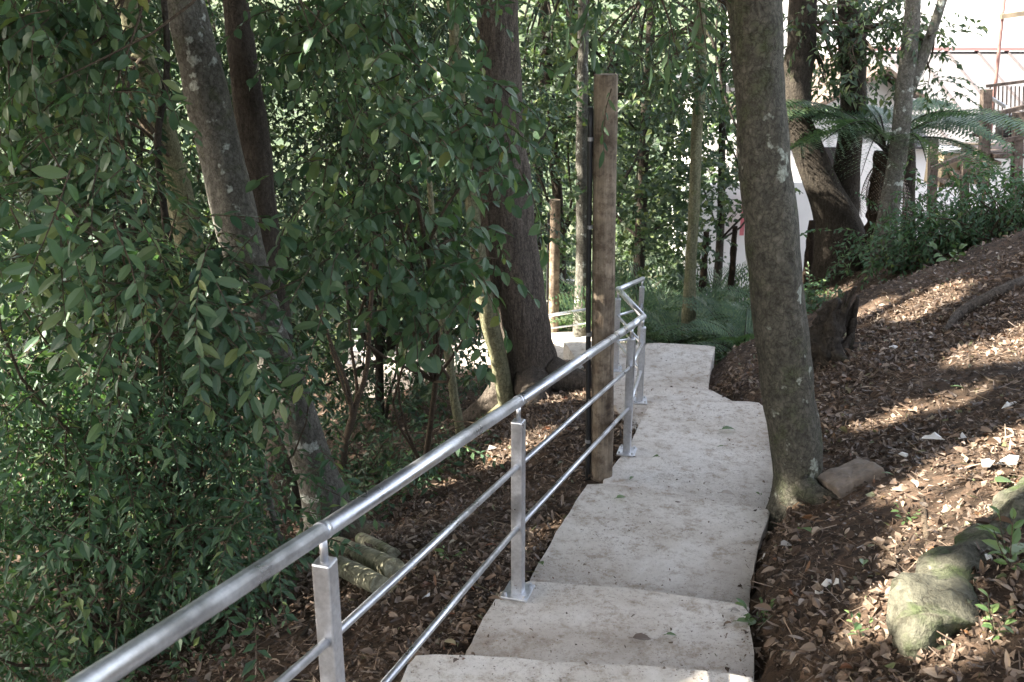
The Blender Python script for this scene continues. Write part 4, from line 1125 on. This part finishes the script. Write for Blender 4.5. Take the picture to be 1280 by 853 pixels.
for k in range(1):
    L_ = rng.uniform(.03, .12, n); yaw = rng.uniform(0, 6.3, n)
    V = np.array([[0, -.022, 0], [1, -.015, .03], [1, .015, .03], [0, .022, 0]])
    scatter(g_, [((V, [np.array([[0, 1, 2, 3]])]), (V[:0], []))], P, yaw, rng.normal(0, .2, n), rng.uniform(0, 3, n), L_, stems=False)
# a few crumbs of it blown on the steps
cr = []
for zt, poly in TREADS[4:12]:
    pp = np.array(poly); lo, hi = pp.min(0), pp.max(0)
    q = lo + rng.random((260, 2)) * (hi - lo)
    q = q[inside(q[:, 0], q[:, 1], poly)]
    cr += [(x, y, zt + .007) for x, y in q]
for (z0_, p0_), (zt, poly) in zip(TREADS[3:11], TREADS[4:12]):
    f0 = np.array(p0_); yb = f0[:, 1].max()
    pp = np.array(poly); lo, hi = pp.min(0), pp.max(0)
    q = np.stack([rng.uniform(lo[0], hi[0], 900), yb - .05 + np.abs(rng.normal(0, .22, 900))], -1)
    dens = .5 + .5 * np.sin(q[:, 0] * 5 + yb * 3)
    q = q[inside(q[:, 0], q[:, 1], poly) & ~inside(q[:, 0], q[:, 1], p0_) & (rng.random(900) < dens)]
    cr += [(x, y, zt + .006) for x, y in q]
cr = np.array(cr); n = len(cr)
scatter(g_, dl, cr, rng.uniform(0, 6.3, n), rng.normal(0, .08, n), rng.normal(0, .1, n), .004 + .018 * rng.random(n) ** 3, stems=False)
# leaves drifted over the rims of the steps
er = []
for zt, poly in TREADS[4:11]:
    pp = np.array(poly); lo, hi = pp.min(0) - .05, pp.max(0) + .05
    q = lo + rng.random((900, 2)) * (hi - lo)
    right = q[:, 0] > np.interp(q[:, 1], *XR) - .17
    q = q[inside(q[:, 0], q[:, 1], poly, -.01) & ~inside(q[:, 0], q[:, 1], poly, -.10 - .05 * rng.random()) & (right | (rng.random(900) < .25)) & (rng.random(900) < .5)]
    er += [(x, y, zt + .01) for x, y in q]
er = np.array(er); n = len(er)
scatter(g_, dl, er, rng.uniform(0, 6.3, n), rng.normal(0, .2, n), rng.normal(0, .3, n), .012 + .035 * rng.random(n) ** 2, stems=False)
tag(g_.build('leaf_litter', [M_LIT]), 'brown dead leaves carpeting the forest floor', 'leaf litter', kind='stuff')

# single fallen leaves that show on the steps and along their edge
FLV = [(902, 541, -2.9, .11, .3, 'long green leaf lying on the fourth step near the leaning trunk', M_GREENLEAF), (824, 578, -2.9, .07, 2.2, 'grey-green leaf on the step right of the pole', M_GREENLEAF), (788, 601, -2.9, .05, 1, 'small green leaf near the step edge by the wooden pole', M_GREENLEAF),
       (770, 627, -2.7, .07, .5, 'round green leaf on the step just past the pole foot', M_GREENLEAF), (900, 622, -2.7, .09, .1, 'pale curled leaf at the right side of the middle step', M_CLOTH), (790, 803, -2.5, .08, .1, 'dark curled leaf on the nearest wide step', M_LIT),
       (832, 799, -2.5, .05, .2, 'small green leaf next to the dark curled one on the nearest wide step', M_GREENLEAF), (912, 769, -2.5, .05, .2, 'tan leaf near the right rim of the nearest wide step', M_CLOTH), (920, 782, -2.5, .07, .1, 'green leaf overhanging the right rim of the nearest wide step', M_GREENLEAF),
       (905, 562, -2.9, .05, 2.8, 'light green leaf below the long one on the fourth step', M_GREENLEAF), (625, 754, -2.5, .06, 2.7, 'brown leaf in front of the second handrail post', M_LIT), (679, 712, -2.7, .06, 1.9, 'yellow-green leaf near the left edge above the second post', M_GREENLEAF)]
def one_leaf(p, s, yaw, label, m, group):
    V, F = leaf_big(.26, .35, .25)
    V = V.copy(); V[:, 2] += .26
    V = V @ rotm(np.array(yaw), np.array(rng.normal(0, .12)), np.array(rng.normal(0, .15))).T * s
    V[:, 2] += .004 - V[:, 2].min()
    up_ = V + np.array([0, 0, .0012])
    g_ = Geo(); g_.add(V, F)
    tube(g_, [V[0], V[0] - (V[1] - V[0]) * .9], [.002, .0014], 4, 3)
    tag(g_.build('fallen_leaf', m, loc=None), label, 'fallen leaf', group).location = p
for px, py, z, s, yaw, lab, m in FLV:
    u, v = (px - CX) / FPX, (py - CY) / FPX
    D = -z / (sp + v * cp)
    one_leaf(Vector((u * D, D * (cp - v * sp), z + .004)), s, yaw, lab, m, 'fallen leaves on the steps')
for px, py, s, yaw, lab, m in [(1011, 681, .11, 1.8, 'bright green leaf on the ground below the mossy leaning trunk', M_GREENLEAF), (973, 696, .10, .6, 'large tan leaf by the path edge below the mossy leaning trunk', M_CLOTH), (1104, 601, .06, 0, 'green leaf beside the grey-brown block', M_GREENLEAF),
                              (1078, 716, .07, 1.2, 'green leaf alone on dark soil left of the mossy rock', M_GREENLEAF), (945, 790, .08, .4, 'green leaf tucked against the path side near the bottom', M_GREENLEAF), (1270, 705, .14, .8, 'big fresh green leaf above the mossy rock at right', M_GREENLEAF),
                              (1240, 615, .12, .3, 'yellow-green leaf in the sunlit patch at right', M_GREENLEAF), (965, 775, .09, 2.4, 'rust-brown leaf in the dark strip right of the path', M_LIT), (1190, 491, .08, 0, 'pale green leaf high on the bank by the sun patches', M_GREENLEAF)]:
    one_leaf(hit(px, py) + Vector((0, 0, .02)), s, yaw, lab, m, 'fallen leaves on the bank')
SEED = [twig(leaf_big(.24, .3, .3), 6, .16, .06, -.2, 60, .3, .003) for k in range(3)]
for px, py, n_l, sc_, lab in [(950, 782, 4, .8, 'small green seedling squeezed against the side of the path'), (962, 640, 3, .7, 'seedling sprouting at the foot of the mossy leaning trunk'), (1262, 712, 5, 1.2, 'bright green seedling above the mossy rock'), (1130, 655, 3, .6, 'tiny seedling in the leaf litter below the grey-brown block'),
                              (1075, 800, 3, .7, 'seedling low on the dark soil near the picture bottom'), (1190, 330, 5, 1.4, 'seedling in front of the ridge bushes'), (1245, 800, 4, .9, 'seedling below the mossy rock in the corner'), (560, 700, 3, .8, 'seedling among dead leaves behind the second post'), (905, 420, 4, 1.0, 'seedling on the bank just past the path end')]:
    b = hit(px, py); g_ = Geo()
    n = n_l; Pq = np.repeat([list(b)], n, 0) + np.array([0, 0, .01])
    scatter(g_, SEED, Pq, np.arange(n) * 6.28 / n + rng.normal(0, .3, n), rng.normal(-.75, .25, n), rng.normal(0, .3, n), rng.uniform(.7, 1.1, n) * sc_)
    tag(g_.build('seedling', [M_GREENLEAF, M_TWIG]), lab, 'seedling', 'seedlings on the forest floor')
# scraps of white litter
SC = [(1170, 553, .13, 'largest white scrap lying beside an orange leaf on the right bank'), (1203, 552, .06, 'small white scrap right of the largest one'), (1116, 438, .07, 'single white scrap on the bank below the stump'), (1258, 513, .10, 'white scrap under the brightest sun patch near the right edge'),
      (1130, 575, .07, 'white shard left of the largest white scrap'), (1034, 737, .06, 'white scrap low on the dark soil between path and rock'), (1050, 735, .05, 'smaller white scrap right next to another on the dark soil'), (956, 701, .05, 'white chip at the path edge below the leaning trunk'),
      (1025, 750, .04, 'tiny white chip lowest on the dark soil'), (1262, 582, .12, 'pale flat scrap in the sun near the right edge'), (1234, 588, .09, 'pale scrap left of the flat sunlit one'), (632, 757, .05, 'white scrap below the second handrail post'), (1232, 708, .05, 'white scrap on top of the mossy rock'),
      (534, 752, .05, 'white scrap seen between the rails below the logs'), (615, 565, .10, 'white crumpled bag by the foot of the thickest trunk')]
for px, py, s, lab in SC:
    p = hit(px, py)
    k = rng.integers(5, 8); th = np.sort(rng.uniform(0, 6.28, k)); rad = rng.uniform(.35, .6, k)
    top = np.stack([np.cos(th) * rad * s, np.sin(th) * rad * s * .7, rng.uniform(.006, .03, k)], -1)
    cen = np.array([[0, 0, .03 * rng.random() + .015]])
    bot = top - np.array([0, 0, .004])
    V = np.vstack([top, cen, bot, cen - np.array([[0, 0, .004]])])
    i = np.arange(k); j = (i + 1) % k
    g_ = Geo(); g_.add(V, [np.stack([i, j, np.full(k, k)], -1), np.stack([j + k + 1, i + k + 1, np.full(k, 2 * k + 1)], -1), np.stack([j, i, i + k + 1, j + k + 1], -1)])
    o = g_.build('litter_scrap', M_PAPER); o.location = p + Vector((0, 0, .015)); o.rotation_euler = (rng.normal(0, .2), -.25, 0)
    tag(o, lab, 'litter', 'white scraps of litter on the ground')
# stones along the path foot
for px, py, s, lab in [(700, 468, .20, 'grey rubble stone left of the pole near the lower path'), (722, 462, .16, 'small rubble stone beside the pole conduit'), (1060, 745, .05, 'small pebble on the dark soil'), (985, 720, .04, 'pebble close to the path edge'), (735, 690, .05, 'pebble between path and rail')][:2]:
    p = hit(px, py)
    bm = bmesh.new(); bmesh.ops.create_icosphere(bm, subdivisions=3, radius=s * .5)
    for v in bm.verts: v.co *= 1 + .35 * mnoise.noise(v.co * 9 + Vector((px, 0, 0))); v.co.z *= .7
    me = bpy.data.meshes.new('rubble_stone'); bm.to_mesh(me); bm.free(); me.materials.append(M_RUBBLE)
    o = bpy.data.objects.new('rubble_stone', me); o.location = p; COL.objects.link(o); tag(o, lab, 'stone', 'rubble stones')

# ------------------------------------------------------------------ houses and yard beyond the ridge
def sheet_roof(root, x0, x1, y_r, z_r, y_e, z_e, seam=.9, m=M_ROOF):
    g_ = Geo()
    n = np.array([0, -(z_r - z_e), (y_r - y_e)]); n = n / np.linalg.norm(n) * .06
    A = np.array([[x0, y_r, z_r], [x1, y_r, z_r], [x1, y_e, z_e], [x0, y_e, z_e]])
    if n[2] < 0: n = -n
    g_.add(np.vstack([A, A - n]), [[[0, 3, 2, 1], [4, 5, 6, 7], [0, 1, 5, 4], [1, 2, 6, 5], [2, 3, 7, 6], [3, 0, 4, 7]]])
    ro = under(g_.build('roof', m), root)
    g_ = Geo()
    for x in np.arange(x0 + seam / 2, x1, seam):
        beam(g_, (x, y_r, z_r + n[2] * .4), (x, y_e, z_e + n[2] * .4), .05, .05)
    s_ = g_.build('seam', M_SEAM); s_.parent = ro
    return ro
hz = -8.5
root = empty('metal_roofed_house', (15, 29, hz), 'house with pale sloping sheet-metal roof behind the wooden stairs', 'house')
sheet_roof(root, 9.8, 24, 31, -1.55, 25.6, -3.6)
sheet_roof(root, 9.8, 24, 31, -1.55, 36, -3.6)
g_ = Geo(); beam(g_, (9.7, 31, -1.47), (24.1, 31, -1.47), .34, .10); under(g_.build('ridge_cap', M_PINKW), root)
g_ = Geo(); box(g_, (16.9, 31, (hz - 3.75) / 2), (13.6, 9.6, -3.75 - hz)); under(g_.build('wall', M_WALL), root)
root = empty('gabled_house', (8.4, 25.5, hz), 'small pale house with dark gable eave seen between the ridge trunks', 'house')
ap = at(1100, 82, 23.5); lw = at(1030, 108, 23.5)
xa, za = ap.x, ap.z; ze = za - 1.0
g_ = Geo()
W = np.array([[xa - 2.0, 23.6, hz], [xa + .7, 23.6, hz], [xa + .7, 23.6, ze + .32], [xa, 23.6, za - .18], [xa - 2.0, 23.6, ze - .18]])
Wb = W + np.array([0, 4.5, 0])
g_.add(np.vstack([W, Wb]), [[[0, 1, 2, 3, 4]], [[9, 8, 7, 6, 5]], [[0, 5, 6, 1], [1, 6, 7, 2], [2, 7, 8, 3], [3, 8, 9, 4], [4, 9, 5, 0]]])
under(g_.build('wall', M_WALL), root)
g_ = Geo()
for sx, xe, zz in ((-1, xa - 2.5, ze - .32), (1, xa + .9, ze + .38)):
    V = np.array([[xa, 22.9, za], [xe, 22.9, zz], [xe, 28.4, zz], [xa, 28.4, za]]); 
    g_.add(np.vstack([V, V - np.array([0, 0, .12])]), [[[0, 1, 2, 3], [7, 6, 5, 4], [0, 4, 5, 1], [1, 5, 6, 2], [2, 6, 7, 3], [3, 7, 4, 0]]])
under(g_.build('roof', M_DECK), root)
g_ = Geo(); box(g_, (xa - .9, 23.57, ze - 1.3), (.7, .08, .9)); under(g_.build('window', M_DARKVOID), root)
root = empty('white_house', (8.5, 30, hz), 'plain white-walled house lower down behind the ridge trunks', 'house')
g_ = Geo(); box(g_, (9.2, 33.5, -5.6), (7.0, 5, 5.8)); under(g_.build('wall', M_WALL), root)
g_ = Geo(); box(g_, (9.2, 33.5, -2.6), (7.6, 5.6, .18)); under(g_.build('roof', M_ROOF), root)
g_ = Geo(); box(g_, (7.4, 30.97, -4.6), (1.0, .1, 1.1)); under(g_.build('window', M_DARKVOID), root)
root = empty('tall_white_building', (22, 48, -9), 'big bright white building above the metal roof', 'building')
g_ = Geo(); box(g_, (24, 50, -3.5), (26, 8, 13)); under(g_.build('wall', M_WALL), root)
g_ = Geo(); box(g_, (24, 50, 3.12), (26.6, 8.6, .22)); under(g_.build('roof', M_ROOF), root)
for x in (14, 18.5, 23, 27.5, 32):
    f_ = under(box(Geo(), (x, 45.97, 1.2), (1.4, .1, 1.3)).build('window', M_ROOF), root)
# pale yard wall low behind the leaning trunk, with a pink panel hung on it
p = at(925, 290, 18.5)
root = empty('yard_wall', (p.x, 18.6, -6.5), 'low pale yard wall left of the mossy leaning trunk', 'wall')
g_ = Geo(); box(g_, (4.6, 18.7, -4.6), (2.6, .16, 2.6), .12); under(g_.build('wall_face', M_WALL), root)
q = at(937, 268, 18.3)
root = empty('striped_cloth', (q.x, 18.3, q.z), 'pink and white striped cloth hanging by the yard wall', 'cloth')
for k in range(4):
    g_ = Geo(); box(g_, (q.x - .12 + .08 * k, 18.3 + .01 * (k % 2), q.z), (.078, .02, .8), .1)
    under(g_.build('stripe', M_PINK if k % 2 == 0 else M_WALL), root)

# wooden stairs with landing, beyond the bushes
YD = 17.5
c0 = at(1255, 170, YD)
root = empty('wooden_stairs', (c0.x, YD, c0.z - 2), 'brown wooden outside stairs with thin rails above the ridge bushes', 'stairs')
for px, pt, pb_, w in [(1167, 172, 250, .13), (1233, 112, 175, .15), (1273, 140, 200, .15), (1207, 180, 250, .11)]:
    t, b = at(px, pt, YD), at(px - 4, pb_ + 60, YD)
    g_ = Geo(); beam(g_, b, t, w); under(g_.build('post', M_DECK), root)
def rail_(p, q, w, nm, m=M_DECK, Ya=YD, Yb=YD):
    g_ = Geo(); beam(g_, at(*p, Ya), at(*q, Yb), w); return under(g_.build(nm, m), root)
rail_((1215, 151), (1290, 131), .07, 'hand_rail', Ya=17.3, Yb=17.3); rail_((1233, 119), (1264, 138), .05, 'hand_rail', M_CLIP, 17.8, 17.4); rail_((1233, 108), (1295, 100), .05, 'hand_rail', Ya=18.2, Yb=18.2)
rail_((1165, 211), (1212, 192), .07, 'hand_rail', Ya=17.3, Yb=17.3); rail_((1255, 176), (1295, 168), .07, 'lower_rail', Ya=17.4, Yb=17.4); rail_((1215, 168), (1276, 178), .06, 'lower_rail', Ya=17.6, Yb=17.5)
for k in range(10):
    px = 1238 + k * 5.2
    rail_((px, 108), (px - 1, 150), .018, 'baluster', Ya=18.2, Yb=18.2)
for k in range(6):
    px = 1222 + k * 8
    rail_((px, 149 - k * 2), (px - 1, 172), .018, 'baluster', Ya=17.35, Yb=17.35)
g_ = Geo(); box(g_, at(1262, 188, 18.1), (1.5, 1.2, .12)); under(g_.build('landing', M_DECK), root)
for k in range(5):
    g_ = Geo(); box(g_, at(1238 - k * 13, 190 + k * 9, 17.8), (.3, 1.0, .06)); under(g_.build('tread', M_DECK), root)
p = at(1180, 210, 18.2)
root = empty('tan_crate', p - Vector((0, 0, .4)), 'tan wooden crate standing under the stair rail', 'crate')
g_ = Geo(); box(g_, p, (.42, .5, .62), .2); under(bevel_obj(g_.build('body', M_TAN), .01), root)
g_ = Geo(); box(g_, p + Vector((0, 0, .34)), (.48, .56, .05), .2); under(g_.build('lid', M_WALL), root)
p = at(1217, 205, 18.4)
g_ = Geo(); box(g_, p, (.62, .08, .75), -.1); o = bevel_obj(g_.build('plywood_panel', M_TAN), .008); tag(o, 'tan plywood panel leaning behind the bushes below the stairs', 'panel')
p = at(1259, 158, 17.9); g_ = Geo()
tube(g_, [p - Vector((0, 0, .2)), p, p + Vector((0, 0, .2))], [.17, .185, .17], 20, 12)
root = empty('ribbed_drum', p - Vector((0, 0, .2)), 'dark ribbed drum on the stair landing', 'drum')
under(g_.build('body', M_BLACK, smooth=True), root)
g_ = Geo()
for f in (-.14, -.05, .05, .14): tube(g_, [p + Vector((0, 0, f - .012)), p + Vector((0, 0, f + .012))], [.195, .195], 20, 2)
under(g_.build('rib', M_BLACK), root)
t, b = at(1258, -25, 19.5), at(1241, 200, 19.5)
root = empty('red_steel_mast', b, 'thin rusty red mast with a crossarm above the stairs', 'mast')
g_ = Geo(); tube(g_, [b - Vector((0, 0, 2)), t], [.034, .03], 10, 4); under(g_.build('shaft', M_REDST, smooth=True), root)
g_ = Geo(); beam(g_, at(1251, 21, 19.45), at(1300, 14, 19.45), .09); under(g_.build('crossarm', M_TAN), root)
